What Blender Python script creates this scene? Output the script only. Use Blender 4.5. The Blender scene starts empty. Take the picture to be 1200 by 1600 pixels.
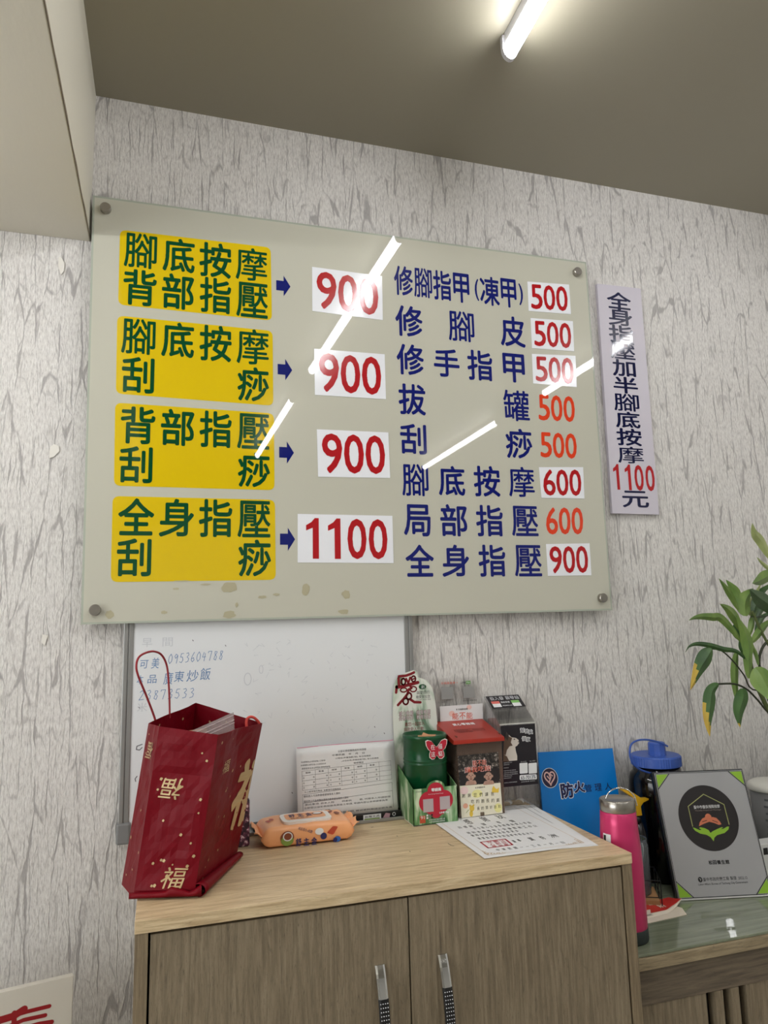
import bpy, bmesh, math, random
import numpy as np
from mathutils import Vector, Matrix, noise
from mathutils.geometry import tessellate_polygon

sc = bpy.context.scene
col = sc.collection
R = math.radians

# ------------------------------------------------------------------ camera
FPX = 1111.47
CAM = Vector((0.1618, -1.5391, 1.3015))
CR = Matrix(((0.9566, -0.0208, -0.2906), (-0.2902, -0.1556, -0.9442), (-0.0256, 0.9876, -0.1549)))
cd = bpy.data.cameras.new('camera')
cam = bpy.data.objects.new('camera', cd)
col.objects.link(cam)
cd.sensor_fit = 'VERTICAL'
cd.sensor_height = 36.0
cd.lens = 36.0 * FPX / 1600.0
cd.clip_start = 0.02
cam.matrix_world = Matrix.Translation(CAM) @ CR.to_4x4()
sc.camera = cam

# ------------------------------------------------------------------ world, exposure
w = bpy.data.worlds.new('room_world')
sc.world = w
w.use_nodes = True
w.node_tree.nodes['Background'].inputs[0].default_value = (0.05, 0.05, 0.05, 1)
w.node_tree.nodes['Background'].inputs[1].default_value = 0.3
sc.view_settings.view_transform = 'Standard'
sc.view_settings.look = 'None'
sc.view_settings.gamma = 1.0
sc.view_settings.exposure = 0.0
sc.view_settings.use_curve_mapping = False
TUBE_POWER = 47.0
TUBE_COLOR = (0.975, 0.985, 1.0)
DAYLIGHT = 4.8
sc.cycles.transparent_max_bounces = 32


# ------------------------------------------------------------------ helpers
def lin(c):
    return tuple(((x / 255) / 12.92 if x / 255 <= 0.04045 else ((x / 255 + 0.055) / 1.055) ** 2.4) for x in c)


def mat(name, rgb, rough=0.5, metal=0.0, spec=0.5, bump=None, emit=0.0, srgb=True, trans=0.0, ior=1.5):
    m = bpy.data.materials.new(name)
    m.use_nodes = True
    nt = m.node_tree
    b = nt.nodes['Principled BSDF']
    c = lin(rgb) if srgb else rgb
    b.inputs['Base Color'].default_value = (*c, 1)
    b.inputs['Roughness'].default_value = rough
    b.inputs['Metallic'].default_value = metal
    b.inputs['Specular IOR Level'].default_value = spec
    b.inputs['IOR'].default_value = ior
    if trans:
        b.inputs['Transmission Weight'].default_value = trans
    if emit:
        b.inputs['Emission Color'].default_value = (*c, 1)
        b.inputs['Emission Strength'].default_value = emit
    if bump:
        scale, strength, dist, stretch = bump
        tc = nt.nodes.new('ShaderNodeTexCoord')
        mp = nt.nodes.new('ShaderNodeMapping')
        mp.inputs['Scale'].default_value = stretch
        n = nt.nodes.new('ShaderNodeTexNoise')
        n.inputs['Scale'].default_value = scale
        n.inputs['Detail'].default_value = 5
        bp = nt.nodes.new('ShaderNodeBump')
        bp.inputs['Strength'].default_value = strength
        bp.inputs['Distance'].default_value = dist
        nt.links.new(tc.outputs['Object'], mp.inputs[0])
        nt.links.new(mp.outputs[0], n.inputs[0])
        nt.links.new(n.outputs[0], bp.inputs['Height'])
        nt.links.new(bp.outputs[0], b.inputs['Normal'])
    return m


def noise_node(nt, scale, stretch, detail=4, rough=0.5, distort=0.0):
    tc = nt.nodes.new('ShaderNodeTexCoord')
    mp = nt.nodes.new('ShaderNodeMapping')
    mp.inputs['Scale'].default_value = stretch
    n = nt.nodes.new('ShaderNodeTexNoise')
    n.inputs['Scale'].default_value = scale
    n.inputs['Detail'].default_value = detail
    n.inputs['Roughness'].default_value = rough
    n.inputs['Distortion'].default_value = distort
    nt.links.new(tc.outputs['Object'], mp.inputs[0])
    nt.links.new(mp.outputs[0], n.inputs[0])
    return n.outputs[0]


def ramp(nt, src, stops):
    r = nt.nodes.new('ShaderNodeValToRGB')
    e = r.color_ramp.elements
    while len(e) < len(stops):
        e.new(0.5)
    for k, (p, c) in enumerate(stops):
        e[k].position = p
        e[k].color = (*c, 1) if len(c) == 3 else c
    nt.links.new(src, r.inputs[0])
    return r.outputs[0]


def math_node(nt, op, a, b=None):
    m = nt.nodes.new('ShaderNodeMath')
    m.operation = op
    for i, x in enumerate((a, b)):
        if x is None:
            continue
        if isinstance(x, (int, float)):
            m.inputs[i].default_value = x
        else:
            nt.links.new(x, m.inputs[i])
    return m.outputs[0]


def mixc(nt, fac, a, b):
    m = nt.nodes.new('ShaderNodeMix')
    m.data_type = 'RGBA'
    for i, x in ((0, fac), (6, a), (7, b)):
        if isinstance(x, (int, float)):
            m.inputs[i].default_value = x
        elif isinstance(x, tuple):
            m.inputs[i].default_value = (*x, 1)
        else:
            nt.links.new(x, m.inputs[i])
    return m.outputs[2]


def wood(name, dark, mid, light, stretch, rough=0.5, pore=0.55):
    m = bpy.data.materials.new(name)
    m.use_nodes = True
    nt = m.node_tree
    b = nt.nodes['Principled BSDF']
    n = noise_node(nt, 14, stretch, 6, 0.6, 0.6)
    c = ramp(nt, n, [(0.30, lin(dark)), (0.5, lin(mid)), (0.68, lin(light))])
    s2 = tuple(x * 6 if x > 0.5 else x * 2 for x in stretch)
    n2 = noise_node(nt, 22, s2, 3, 0.6, 0.2)
    p = ramp(nt, n2, [(0.56, (0, 0, 0)), (0.72, (1, 1, 1))])
    c = mixc(nt, math_node(nt, 'MULTIPLY', p, pore), c, lin(tuple(x * 0.62 for x in dark)))
    s3 = tuple(x * 0.35 for x in stretch)
    n3 = noise_node(nt, 14, s3, 2, 0.5, 0.3)
    p3 = ramp(nt, math_node(nt, 'ABSOLUTE', math_node(nt, 'SUBTRACT', n3, 0.5)), [(0.0, (1, 1, 1)), (0.006, (0, 0, 0))])
    c = mixc(nt, math_node(nt, 'MULTIPLY', p3, 0.6 * pore), c, lin(tuple(x * 0.4 for x in dark)))
    nt.links.new(c, b.inputs['Base Color'])
    b.inputs['Roughness'].default_value = rough
    bp = nt.nodes.new('ShaderNodeBump')
    bp.inputs['Strength'].default_value = 0.25
    bp.inputs['Distance'].default_value = 0.001
    bp.invert = True
    nt.links.new(p, bp.inputs['Height'])
    nt.links.new(bp.outputs[0], b.inputs['Normal'])
    return m


def clear(name, tint=(1, 1, 1), gloss=0.9, rough=0.02, haze=0.0, hazecol=(0.8, 0.8, 0.8), shade_rough=0.3):
    """thin clear plastic: tinted transparency, a Fresnel sheen and an optional milky share"""
    m = bpy.data.materials.new(name)
    m.use_nodes = True
    nt = m.node_tree
    for nd in list(nt.nodes):
        if nd.type != 'OUTPUT_MATERIAL':
            nt.nodes.remove(nd)
    out = [x for x in nt.nodes if x.type == 'OUTPUT_MATERIAL'][0]
    t = nt.nodes.new('ShaderNodeBsdfTransparent')
    t.inputs[0].default_value = (*tint, 1)
    g = nt.nodes.new('ShaderNodeBsdfGlossy')
    g.inputs['Roughness'].default_value = rough
    fr = nt.nodes.new('ShaderNodeFresnel')
    fr.inputs[0].default_value = 1.45
    f = math_node(nt, 'MULTIPLY', fr.outputs[0], gloss)
    mx = nt.nodes.new('ShaderNodeMixShader')
    nt.links.new(f, mx.inputs[0])
    src = t.outputs[0]
    if haze:
        d = nt.nodes.new('ShaderNodeBsdfDiffuse')
        d.inputs[0].default_value = (*hazecol, 1)
        mh = nt.nodes.new('ShaderNodeMixShader')
        mh.inputs[0].default_value = haze
        nt.links.new(t.outputs[0], mh.inputs[1])
        nt.links.new(d.outputs[0], mh.inputs[2])
        src = mh.outputs[0]
    nt.links.new(src, mx.inputs[1])
    nt.links.new(g.outputs[0], mx.inputs[2])
    nt.links.new(mx.outputs[0], out.inputs[0])
    return m


class Fr:
    """a flat working frame: origin, right, up and outward normal"""
    def __init__(s, o, u, v):
        s.o = Vector(o)
        s.u = Vector(u).normalized()
        v = Vector(v)
        s.v = (v - s.u * v.dot(s.u)).normalized()
        s.n = s.u.cross(s.v)

    def pt(s, a, b, c=0.0):
        return s.o + s.u * a + s.v * b + s.n * c

    def px(s, x, y):
        d = CR @ Vector(((x - 600) / FPX, -(y - 800) / FPX, -1))
        t = (s.o - CAM).dot(s.n) / d.dot(s.n)
        q = CAM + d * t - s.o
        return (q.dot(s.u), q.dot(s.v))


def PY(x, y, yy):
    d = CR @ Vector(((x - 600) / FPX, -(y - 800) / FPX, -1))
    return CAM + d * ((yy - CAM.y) / d.y)


def PZ(x, y, zz):
    d = CR @ Vector(((x - 600) / FPX, -(y - 800) / FPX, -1))
    return CAM + d * ((zz - CAM.z) / d.z)


def front(y):
    return Fr((0, y, 0), (1, 0, 0), (0, 0, 1))


class MB:
    def __init__(s):
        s.v = []
        s.f = []
        s.m = []
        s.sm = []

    def add(s, vs, fs, mi=0, smooth=False):
        b = len(s.v)
        s.v += [Vector(x) for x in vs]
        for f in fs:
            s.f.append([b + i for i in f])
            s.m.append(mi)
            s.sm.append(smooth)
        return s

    def box(s, lo, hi, mi=0):
        x0, y0, z0 = lo
        x1, y1, z1 = hi
        return s.fbox(Fr((0, 0, 0), (1, 0, 0), (0, 1, 0)), x0, y0, z0, x1, y1, z1, mi)

    def fbox(s, fr, a0, b0, c0, a1, b1, c1, mi=0):
        vs = [fr.pt(a, b, c) for c in (c0, c1) for a, b in ((a0, b0), (a1, b0), (a1, b1), (a0, b1))]
        return s.add(vs, [(3, 2, 1, 0), (4, 5, 6, 7), (0, 1, 5, 4), (1, 2, 6, 5), (2, 3, 7, 6), (3, 0, 4, 7)], mi)

    def poly(s, pts, mi=0):
        """flat (possibly concave) polygon"""
        tr = tessellate_polygon([[Vector(p) for p in pts]])
        pts = [Vector(p) for p in pts]
        fs = []
        n0 = Vector((0, 0, 0))
        for i in range(len(pts)):
            n0 += pts[i].cross(pts[(i + 1) % len(pts)])
        for t in tr:
            n = (pts[t[1]] - pts[t[0]]).cross(pts[t[2]] - pts[t[0]])
            fs.append(t if n.dot(n0) > 0 else t[::-1])
        return s.add(pts, fs, mi)

    def prism(s, fr, pts, c0, c1, mi=0):
        top = [fr.pt(a, b, c1) for a, b in pts]
        bot = [fr.pt(a, b, c0) for a, b in pts]
        area = sum(pts[i][0] * pts[(i + 1) % len(pts)][1] - pts[(i + 1) % len(pts)][0] * pts[i][1] for i in range(len(pts)))
        if area < 0:
            top.reverse()
            bot.reverse()
        s.poly(top, mi)
        s.poly(bot[::-1], mi)
        n = len(top)
        return s.add(bot + top, [(i, (i + 1) % n, n + (i + 1) % n, n + i) for i in range(n)], mi)

    def flat(s, fr, pts, c, mi=0):
        area = sum(pts[i][0] * pts[(i + 1) % len(pts)][1] - pts[(i + 1) % len(pts)][0] * pts[i][1] for i in range(len(pts)))
        if area < 0:
            pts = pts[::-1]
        return s.poly([fr.pt(a, b, c) for a, b in pts], mi)

    def rect(s, fr, a0, b0, a1, b1, c, mi=0):
        return s.flat(fr, [(a0, b0), (a1, b0), (a1, b1), (a0, b1)], c, mi)

    def ellipse(s, fr, a, b, ra, rb, c, mi=0, n=40, rot=0):
        cr, sr = math.cos(rot), math.sin(rot)
        pts = []
        for k in range(n):
            t = 2 * math.pi * k / n
            x, y = ra * math.cos(t), rb * math.sin(t)
            pts.append((a + x * cr - y * sr, b + x * sr + y * cr))
        return s.flat(fr, pts, c, mi)

    def ring(s, fr, a, b, ra, rb, wd, c, mi=0, n=48, t0=0, t1=2 * math.pi):
        pts = [(a + ra * math.cos(t0 + (t1 - t0) * k / n), b + rb * math.sin(t0 + (t1 - t0) * k / n)) for k in range(n + 1)]
        return s.stroke(fr, pts, wd, c, mi)

    def stroke(s, fr, pts, wd, c, mi=0, taper=None):
        """a flat pen stroke with round ends along a polyline"""
        k = 0
        for i in range(len(pts) - 1):
            (x0, y0), (x1, y1) = pts[i], pts[i + 1]
            w0 = w1 = wd / 2
            if taper:
                w0, w1 = taper[i] / 2, taper[i + 1] / 2
            dx, dy = x1 - x0, y1 - y0
            L = math.hypot(dx, dy)
            if L < 1e-9:
                continue
            an = math.atan2(dy, dx)
            P = [(x0 + w0 * math.cos(an + math.pi / 2 + math.pi * j / 6), y0 + w0 * math.sin(an + math.pi / 2 + math.pi * j / 6)) for j in range(7)]
            P += [(x1 + w1 * math.cos(an - math.pi / 2 + math.pi * j / 6), y1 + w1 * math.sin(an - math.pi / 2 + math.pi * j / 6)) for j in range(7)]
            cc = c + 0.000004 * (k % 3)
            k += 1
            s.add([fr.pt(a, b, cc) for a, b in P], [list(range(14))], mi)
        return s

    def tube(s, path, r, n=10, mi=0, cap=True, closed=False):
        path = [Vector(p) for p in path]
        m = len(path)
        rs = r if isinstance(r, (list, tuple)) else [r] * m
        rings = []
        up = None
        for i in range(m):
            if closed:
                t = (path[(i + 1) % m] - path[i - 1]).normalized()
            else:
                t = (path[min(i + 1, m - 1)] - path[max(i - 1, 0)]).normalized()
            if up is None:
                up = t.orthogonal().normalized()
            up = (up - t * up.dot(t)).normalized()
            q = t.cross(up)
            rings.append([path[i] + (up * math.cos(2 * math.pi * j / n) + q * math.sin(2 * math.pi * j / n)) * rs[i] for j in range(n)])
        vs = [p for rg in rings for p in rg]
        fs = []
        for i in range(m if closed else m - 1):
            for j in range(n):
                a, b = i * n + j, i * n + (j + 1) % n
                i2 = (i + 1) % m
                fs.append((a, b, i2 * n + (j + 1) % n, i2 * n + j))
        s.add(vs, fs, mi, True)
        if cap and not closed:
            s.add(rings[0], [list(range(n))[::-1]], mi)
            s.add(rings[-1], [list(range(n))], mi)
        return s

    def lathe(s, cx, cy, prof, n=40, mi=0, smooth=True, zaxis=None):
        """profile of (radius, z) spun round a vertical axis"""
        vs = []
        for r, z in prof:
            for j in range(n):
                t = 2 * math.pi * j / n
                vs.append((cx + r * math.cos(t), cy + r * math.sin(t), z))
        fs = []
        for i in range(len(prof) - 1):
            for j in range(n):
                fs.append((i * n + j, i * n + (j + 1) % n, (i + 1) * n + (j + 1) % n, (i + 1) * n + j))
        return s.add(vs, fs, mi, smooth)

    def text(s, fr, txt, a, b, wd, ht, c, mi=0, style='plain', rot=0.0, shear=0.0):
        """lettering fitted into a wd x ht box centred on (a, b)"""
        V, F = glyph(txt, style)
        if not len(V):
            return s
        lo, hi = V.min(0), V.max(0)
        ctr, sz = (lo + hi) / 2, np.maximum(hi - lo, 1e-3)
        if len(txt) == 1 and sz[1] < 0.3:      # a single level stroke keeps its own thickness
            ht *= sz[1] / 0.85
        cr, sr = math.cos(rot), math.sin(rot)
        out = []
        for x, y in V:
            p, q = (x - ctr[0]) / sz[0] * wd, (y - ctr[1]) / sz[1] * ht
            p += q * shear
            out.append(fr.pt(a + p * cr - q * sr, b + p * sr + q * cr, c))
        return s.add(out, F, mi)

    def textpx(s, fr, txt, x, y, wp, hp, c, mi=0, style='plain', rot=0.0, shear=0.0, track=True):
        a, b = fr.px(x, y)
        a0, b0 = fr.px(x - wp / 2, y)
        a1, b1 = fr.px(x + wp / 2, y)
        wd = math.hypot(a1 - a0, b1 - b0) if not track else a1 - a0
        ht = fr.px(x, y - hp / 2)[1] - fr.px(x, y + hp / 2)[1]
        return s.text(fr, txt, a, b, abs(wd), abs(ht), c, mi, style, rot, shear)

    def flatpx(s, fr, pts, c, mi=0):
        return s.flat(fr, [fr.px(*p) for p in pts], c, mi)

    def prismpx(s, fr, pts, c0, c1, mi=0):
        return s.prism(fr, [fr.px(*p) for p in pts], c0, c1, mi)

    def strokepx(s, fr, pts, wd, c, mi=0):
        return s.stroke(fr, [fr.px(*p) for p in pts], wd, c, mi)

    def build(s, name, mats, parent=None, bevel=0.0, weld=False):
        me = bpy.data.meshes.new(name)
        off = Vector(parent_loc(parent)) if parent else Vector((0, 0, 0))
        me.from_pydata([v - off for v in s.v], [], s.f)
        if not isinstance(mats, (list, tuple)):
            mats = [mats]
        for m_ in mats:
            me.materials.append(m_)
        me.polygons.foreach_set('material_index', s.m)
        me.polygons.foreach_set('use_smooth', s.sm)
        me.update()
        if weld:
            bm = bmesh.new()
            bm.from_mesh(me)
            bmesh.ops.remove_doubles(bm, verts=bm.verts, dist=1e-5)
            bm.to_mesh(me)
            bm.free()
        o = bpy.data.objects.new(name, me)
        col.objects.link(o)
        if parent:
            o.parent = parent
        if bevel:
            md = o.modifiers.new('bevel', 'BEVEL')
            md.width = bevel
            md.segments = 2
            md.limit_method = 'ANGLE'
            md.angle_limit = R(40)
        return o


def parent_loc(p):
    loc = Vector((0, 0, 0))
    while p:
        loc += p.location
        p = p.parent
    return loc


def smooth_path(P, per=6):
    P = [Vector(p) for p in P]
    out = []
    for i in range(len(P) - 1):
        p0, p1, p2, p3 = P[max(i - 1, 0)], P[i], P[i + 1], P[min(i + 2, len(P) - 1)]
        for k in range(per):
            t = k / per
            out.append(0.5 * (2 * p1 + (p2 - p0) * t + (2 * p0 - 5 * p1 + 4 * p2 - p3) * t * t + (3 * p1 - p0 - 3 * p2 + p3) * t ** 3))
    out.append(P[-1])
    return out


def tag(o, label, cat, group=None, kind=None):
    if label:
        o['label'] = label
    if cat:
        o['category'] = cat
    if group:
        o['group'] = group
    if kind:
        o['kind'] = kind
    return o


def thing(name, loc, label, cat, group=None):
    o = bpy.data.objects.new(name, None)
    o.location = loc
    o.empty_display_size = 0.03
    col.objects.link(o)
    return tag(o, label, cat, group)


def struct(o):
    o['kind'] = 'structure'
    return o


# ------------------------------------------------------------------ lettering
_cache = {}


def raw_glyph(txt):
    c = bpy.data.curves.new('lettering_source', 'FONT')
    c.body = txt
    c.resolution_u = 3
    o = bpy.data.objects.new('lettering_source', c)
    m = o.to_mesh()
    V = np.array([(v.co.x, v.co.y) for v in m.vertices]) if len(m.vertices) else np.zeros((0, 2))
    F = [list(p.vertices) for p in m.polygons]
    o.to_mesh_clear()
    bpy.data.objects.remove(o)
    bpy.data.curves.remove(c)
    G = []
    for f in F:
        x, y = V[f, 0], V[f, 1]
        ar = np.dot(x, np.roll(y, -1)) - np.dot(y, np.roll(x, -1))
        G.append(f if ar > 0 else f[::-1])
    return V, G


def edt2(mask):
    n, m = mask.shape
    big = 1e4
    g = np.where(mask, 0.0, big)
    for i in range(1, n):
        g[i] = np.minimum(g[i], g[i - 1] + 1)
    for i in range(n - 2, -1, -1):
        g[i] = np.minimum(g[i], g[i + 1] + 1)
    g2 = g * g
    j = np.arange(m)
    out = np.full((n, m), 1e8)
    for k in range(m):
        out = np.minimum(out, g2[:, k:k + 1] + ((j - k) ** 2)[None, :])
    return np.sqrt(out)


def simplify(P, tol):
    P = np.asarray(P)
    keep = np.zeros(len(P), bool)
    far = int(np.argmax(((P - P[0]) ** 2).sum(1)))
    keep[0] = keep[far] = True
    st = [(0, far), (far, len(P))]
    Q = np.vstack([P, P[:1]])
    while st:
        a, b = st.pop()
        if b - a < 2:
            continue
        d = Q[b] - Q[a]
        L = math.hypot(*d) or 1e-9
        e = Q[a + 1:b] - Q[a]
        dist = np.abs(d[0] * e[:, 1] - d[1] * e[:, 0]) / L
        i = int(np.argmax(dist))
        if dist[i] > tol:
            k = a + 1 + i
            keep[k] = True
            st += [(a, k), (k, b)]
    return P[keep]


def round_glyph(txt, r1, r2, N=200):
    """the glyph with rounded stroke ends, thickened by r2 on each side"""
    V, F = raw_glyph(txt)
    lo, hi = V.min(0) - 0.12, V.max(0) + 0.12
    w_, h_ = [int(x) for x in np.ceil((hi - lo) * N)]
    mask = np.zeros((h_, w_), bool)
    X, Y = np.meshgrid((np.arange(w_) + 0.5) / N + lo[0], (np.arange(h_) + 0.5) / N + lo[1])
    for f in F:
        for k in range(1, len(f) - 1):
            a, b, c = V[f[0]], V[f[k]], V[f[k + 1]]
            l, h = np.minimum(np.minimum(a, b), c), np.maximum(np.maximum(a, b), c)
            i0, i1 = int((l[1] - lo[1]) * N), int((h[1] - lo[1]) * N) + 2
            j0, j1 = int((l[0] - lo[0]) * N), int((h[0] - lo[0]) * N) + 2
            x, y = X[i0:i1, j0:j1], Y[i0:i1, j0:j1]

            def e(p, q):
                return (q[0] - p[0]) * (y - p[1]) - (q[1] - p[1]) * (x - p[0])
            e1, e2, e3 = e(a, b), e(b, c), e(c, a)
            mask[i0:i1, j0:j1] |= ((e1 >= 0) & (e2 >= 0) & (e3 >= 0)) | ((e1 <= 0) & (e2 <= 0) & (e3 <= 0))
    core = edt2(~mask) > r1 * N
    D = edt2(core) - (r1 + r2) * N
    ins = D < 0
    nb = {}
    pos = {}

    def edge(i, j, horiz):
        key = (i, j, horiz)
        if key not in pos:
            d0 = D[i, j]
            d1 = D[i, j + 1] if horiz else D[i + 1, j]
            t = d0 / (d0 - d1)
            pos[key] = (j + t, i) if horiz else (j, i + t)
        return key
    S = ins.astype(int)
    code = S[:-1, :-1] + 2 * S[:-1, 1:] + 4 * S[1:, 1:] + 8 * S[1:, :-1]
    T = {1: 'LB', 2: 'BR', 3: 'LR', 4: 'RT', 6: 'BT', 7: 'LT', 8: 'TL', 9: 'TB', 11: 'TR', 12: 'RL', 13: 'RB', 14: 'BL', 5: 'LTBR', 10: 'LBRT'}
    for i, j in zip(*np.nonzero((code > 0) & (code < 15))):
        E_ = {'B': (i, j, True), 'T': (i + 1, j, True), 'L': (i, j, False), 'R': (i, j + 1, False)}
        t = T[code[i, j]]
        for q in range(0, len(t), 2):
            a, b = edge(*E_[t[q]]), edge(*E_[t[q + 1]])
            nb.setdefault(a, []).append(b)
            nb.setdefault(b, []).append(a)
    loops = []
    seen = set()
    for s0 in nb:
        if s0 in seen:
            continue
        lp, cur = [], s0
        while cur is not None and cur not in seen:
            seen.add(cur)
            lp.append(pos[cur])
            cur = next((x for x in nb[cur] if x not in seen), None)
        if len(lp) > 6:
            loops.append(simplify(np.array(lp), 0.22))
    cu = bpy.data.curves.new('lettering_source', 'CURVE')
    cu.dimensions = '2D'
    cu.fill_mode = 'BOTH'
    for lp in loops:
        sp = cu.splines.new('POLY')
        sp.points.add(len(lp) - 1)
        for p, q in zip(sp.points, lp):
            p.co = ((q[0] + 0.5) / N + lo[0], (q[1] + 0.5) / N + lo[1], 0, 1)
        sp.use_cyclic_u = True
    o = bpy.data.objects.new('lettering_source', cu)
    m = o.to_mesh()
    V2 = np.array([(v.co.x, v.co.y) for v in m.vertices])
    G = []
    for p in m.polygons:
        f = list(p.vertices)
        x, y = V2[f, 0], V2[f, 1]
        ar = np.dot(x, np.roll(y, -1)) - np.dot(y, np.roll(x, -1))
        G.append(f if ar > 0 else f[::-1])
    o.to_mesh_clear()
    bpy.data.objects.remove(o)
    bpy.data.curves.remove(cu)
    return V2, G


STY = {'round': (0.018, 0.018), 'mid': (0.015, 0.012), 'dense': (0.012, 0.013), 'light': (0.015, 0.005), 'digit': (0.02, 0.014), 'heavy': (0.012, 0.035), 'fat': (0.012, 0.06)}


def glyph(txt, style):
    if style == 'round':
        style = 'dense' if txt in '壓罐' else 'mid' if txt in '腳摩' else 'round'
    k = (txt, style)
    if txt == '1' and style == 'digit':
        V = np.array([(.48, 0), (.48, 1), (.33, 1), (.20, .90), (0, .82), (0, .69), (.25, .76), (.25, 0)], float)
        T = tessellate_polygon([[Vector((x, y, 0)) for x, y in V]])
        out = []
        for t in T:
            a, b, c = V[list(t)]
            out.append(t if (b[0] - a[0]) * (c[1] - a[1]) - (b[1] - a[1]) * (c[0] - a[0]) > 0 else t[::-1])
        return V, out
    if k not in _cache:
        _cache[k] = raw_glyph(txt) if style == 'plain' else round_glyph(txt, *STY[style])
    return _cache[k]


# ------------------------------------------------------------------ materials of the room
def wallpaper():
    """embossed bark paper: fine vertical grain, wandering broken furrows"""
    m = bpy.data.materials.new('bark_wallpaper')
    m.use_nodes = True
    nt = m.node_tree
    b = nt.nodes['Principled BSDF']
    grain = noise_node(nt, 330, (1, 1, 0.22), 4, 0.65, 0.2)
    c = ramp(nt, grain, [(0.32, lin((188, 183, 180))), (0.47, lin((216, 212, 208))), (0.62, lin((232, 229, 225)))])
    dash = noise_node(nt, 120, (1, 1, 0.10), 2, 0.5, 0.3)
    pd = ramp(nt, dash, [(0.60, (0, 0, 0)), (0.68, (1, 1, 1))])
    c = mixc(nt, math_node(nt, 'MULTIPLY', pd, 0.45), c, lin((172, 167, 164)))

    def furrows(sx, sz, lo, hi, seed):
        tc = nt.nodes.new('ShaderNodeTexCoord')
        sp = nt.nodes.new('ShaderNodeSeparateXYZ')
        nt.links.new(tc.outputs['Object'], sp.inputs[0])
        wob = noise_node(nt, 24, (1, 1, 0.9), 3, 0.5, 0.0)
        x = math_node(nt, 'ADD', math_node(nt, 'MULTIPLY', sp.outputs[0], sx), math_node(nt, 'MULTIPLY', wob, 0.012 * sx))
        z = math_node(nt, 'ADD', math_node(nt, 'MULTIPLY', sp.outputs[2], sz), math_node(nt, 'MULTIPLY', noise_node(nt, 18, (1, 1, 0.1), 1), 1.6))
        cb = nt.nodes.new('ShaderNodeCombineXYZ')
        nt.links.new(math_node(nt, 'ADD', x, seed), cb.inputs[0])
        nt.links.new(z, cb.inputs[1])
        v = nt.nodes.new('ShaderNodeTexVoronoi')
        v.voronoi_dimensions = '2D'
        v.feature = 'DISTANCE_TO_EDGE'
        v.inputs['Scale'].default_value = 1.0
        nt.links.new(cb.outputs[0], v.inputs['Vector'])
        wid = noise_node(nt, 34, (1, 1, 0.35), 2, 0.5, 0.0)
        thick = ramp(nt, wid, [(0.42, (0, 0, 0)), (0.55, (lo, lo, lo)), (0.68, (hi, hi, hi))])
        d = math_node(nt, 'SUBTRACT', thick, v.outputs['Distance'])
        return ramp(nt, math_node(nt, 'ADD', math_node(nt, 'MULTIPLY', d, 14.0), 0.5), [(0.3, (0, 0, 0)), (0.8, (1, 1, 1))])
    f1 = furrows(34.0, 3.6, 0.035, 0.085, 0.0)
    f2 = furrows(70.0, 8.0, 0.03, 0.10, 7.3)
    f = math_node(nt, 'MAXIMUM', f1, math_node(nt, 'MULTIPLY', f2, 0.55))
    c = mixc(nt, math_node(nt, 'MULTIPLY', f, 0.72), c, lin((150, 145, 144)))
    nt.links.new(c, b.inputs['Base Color'])
    b.inputs['Roughness'].default_value = 0.5
    b.inputs['Specular IOR Level'].default_value = 0.35
    h = math_node(nt, 'SUBTRACT', math_node(nt, 'MULTIPLY', grain, 0.8), math_node(nt, 'MULTIPLY', math_node(nt, 'MAXIMUM', f, math_node(nt, 'MULTIPLY', pd, 0.5)), 0.5))
    bp = nt.nodes.new('ShaderNodeBump')
    bp.inputs['Strength'].default_value = 0.6
    bp.inputs['Distance'].default_value = 0.0025
    nt.links.new(h, bp.inputs['Height'])
    nt.links.new(bp.outputs[0], b.inputs['Normal'])
    return m


M_wallpaper = wallpaper()
M_paint = mat('plain_wall_paint', (208, 206, 200), 0.6)
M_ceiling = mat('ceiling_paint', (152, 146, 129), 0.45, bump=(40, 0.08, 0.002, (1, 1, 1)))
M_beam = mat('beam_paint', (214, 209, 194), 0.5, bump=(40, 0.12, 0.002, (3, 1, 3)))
M_floor = mat('floor_tile', (172, 166, 156), 0.35)
M_plaster = mat('bare_plaster', (120, 108, 92), 0.9, bump=(200, 0.6, 0.002, (1, 1, 1)))
M_white = mat('white_paper', (232, 232, 232), 0.55)
M_black = mat('black_plastic', (18, 18, 19), 0.35)
M_chrome = mat('chrome', (215, 215, 215), 0.12, 1.0)
M_steel = mat('brushed_steel', (170, 165, 158), 0.28, 1.0)
M_alu = mat('grey_aluminium', (158, 158, 156), 0.4, 0.6)
M_ink = mat('black_ink', (28, 27, 28), 0.6)
M_gap = mat('gap_shade_colour', (30, 27, 24), 0.8)  # near-black: the shade inside the gaps is put into the carcass colour

# ------------------------------------------------------------------ structure
ZC, ZB, XB = 2.480, 2.1294, -0.0105
struct(MB().box((-2.4, 0, 0), (3.4, 0.12, ZC + 0.1)).build('wall_back', M_wallpaper))
WY0, WY1, WZ0, WZ1 = -3.3, -1.0, 0.55, 2.0
mb = MB()
mb.box((-2.5, -4.7, 0), (-2.4, 0, WZ0))
mb.box((-2.5, -4.7, WZ1), (-2.4, 0, ZC + 0.1))
mb.box((-2.5, -4.7, WZ0), (-2.4, WY0, WZ1))
mb.box((-2.5, WY1, WZ0), (-2.4, 0, WZ1))
struct(mb.build('wall_left', M_paint))
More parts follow.
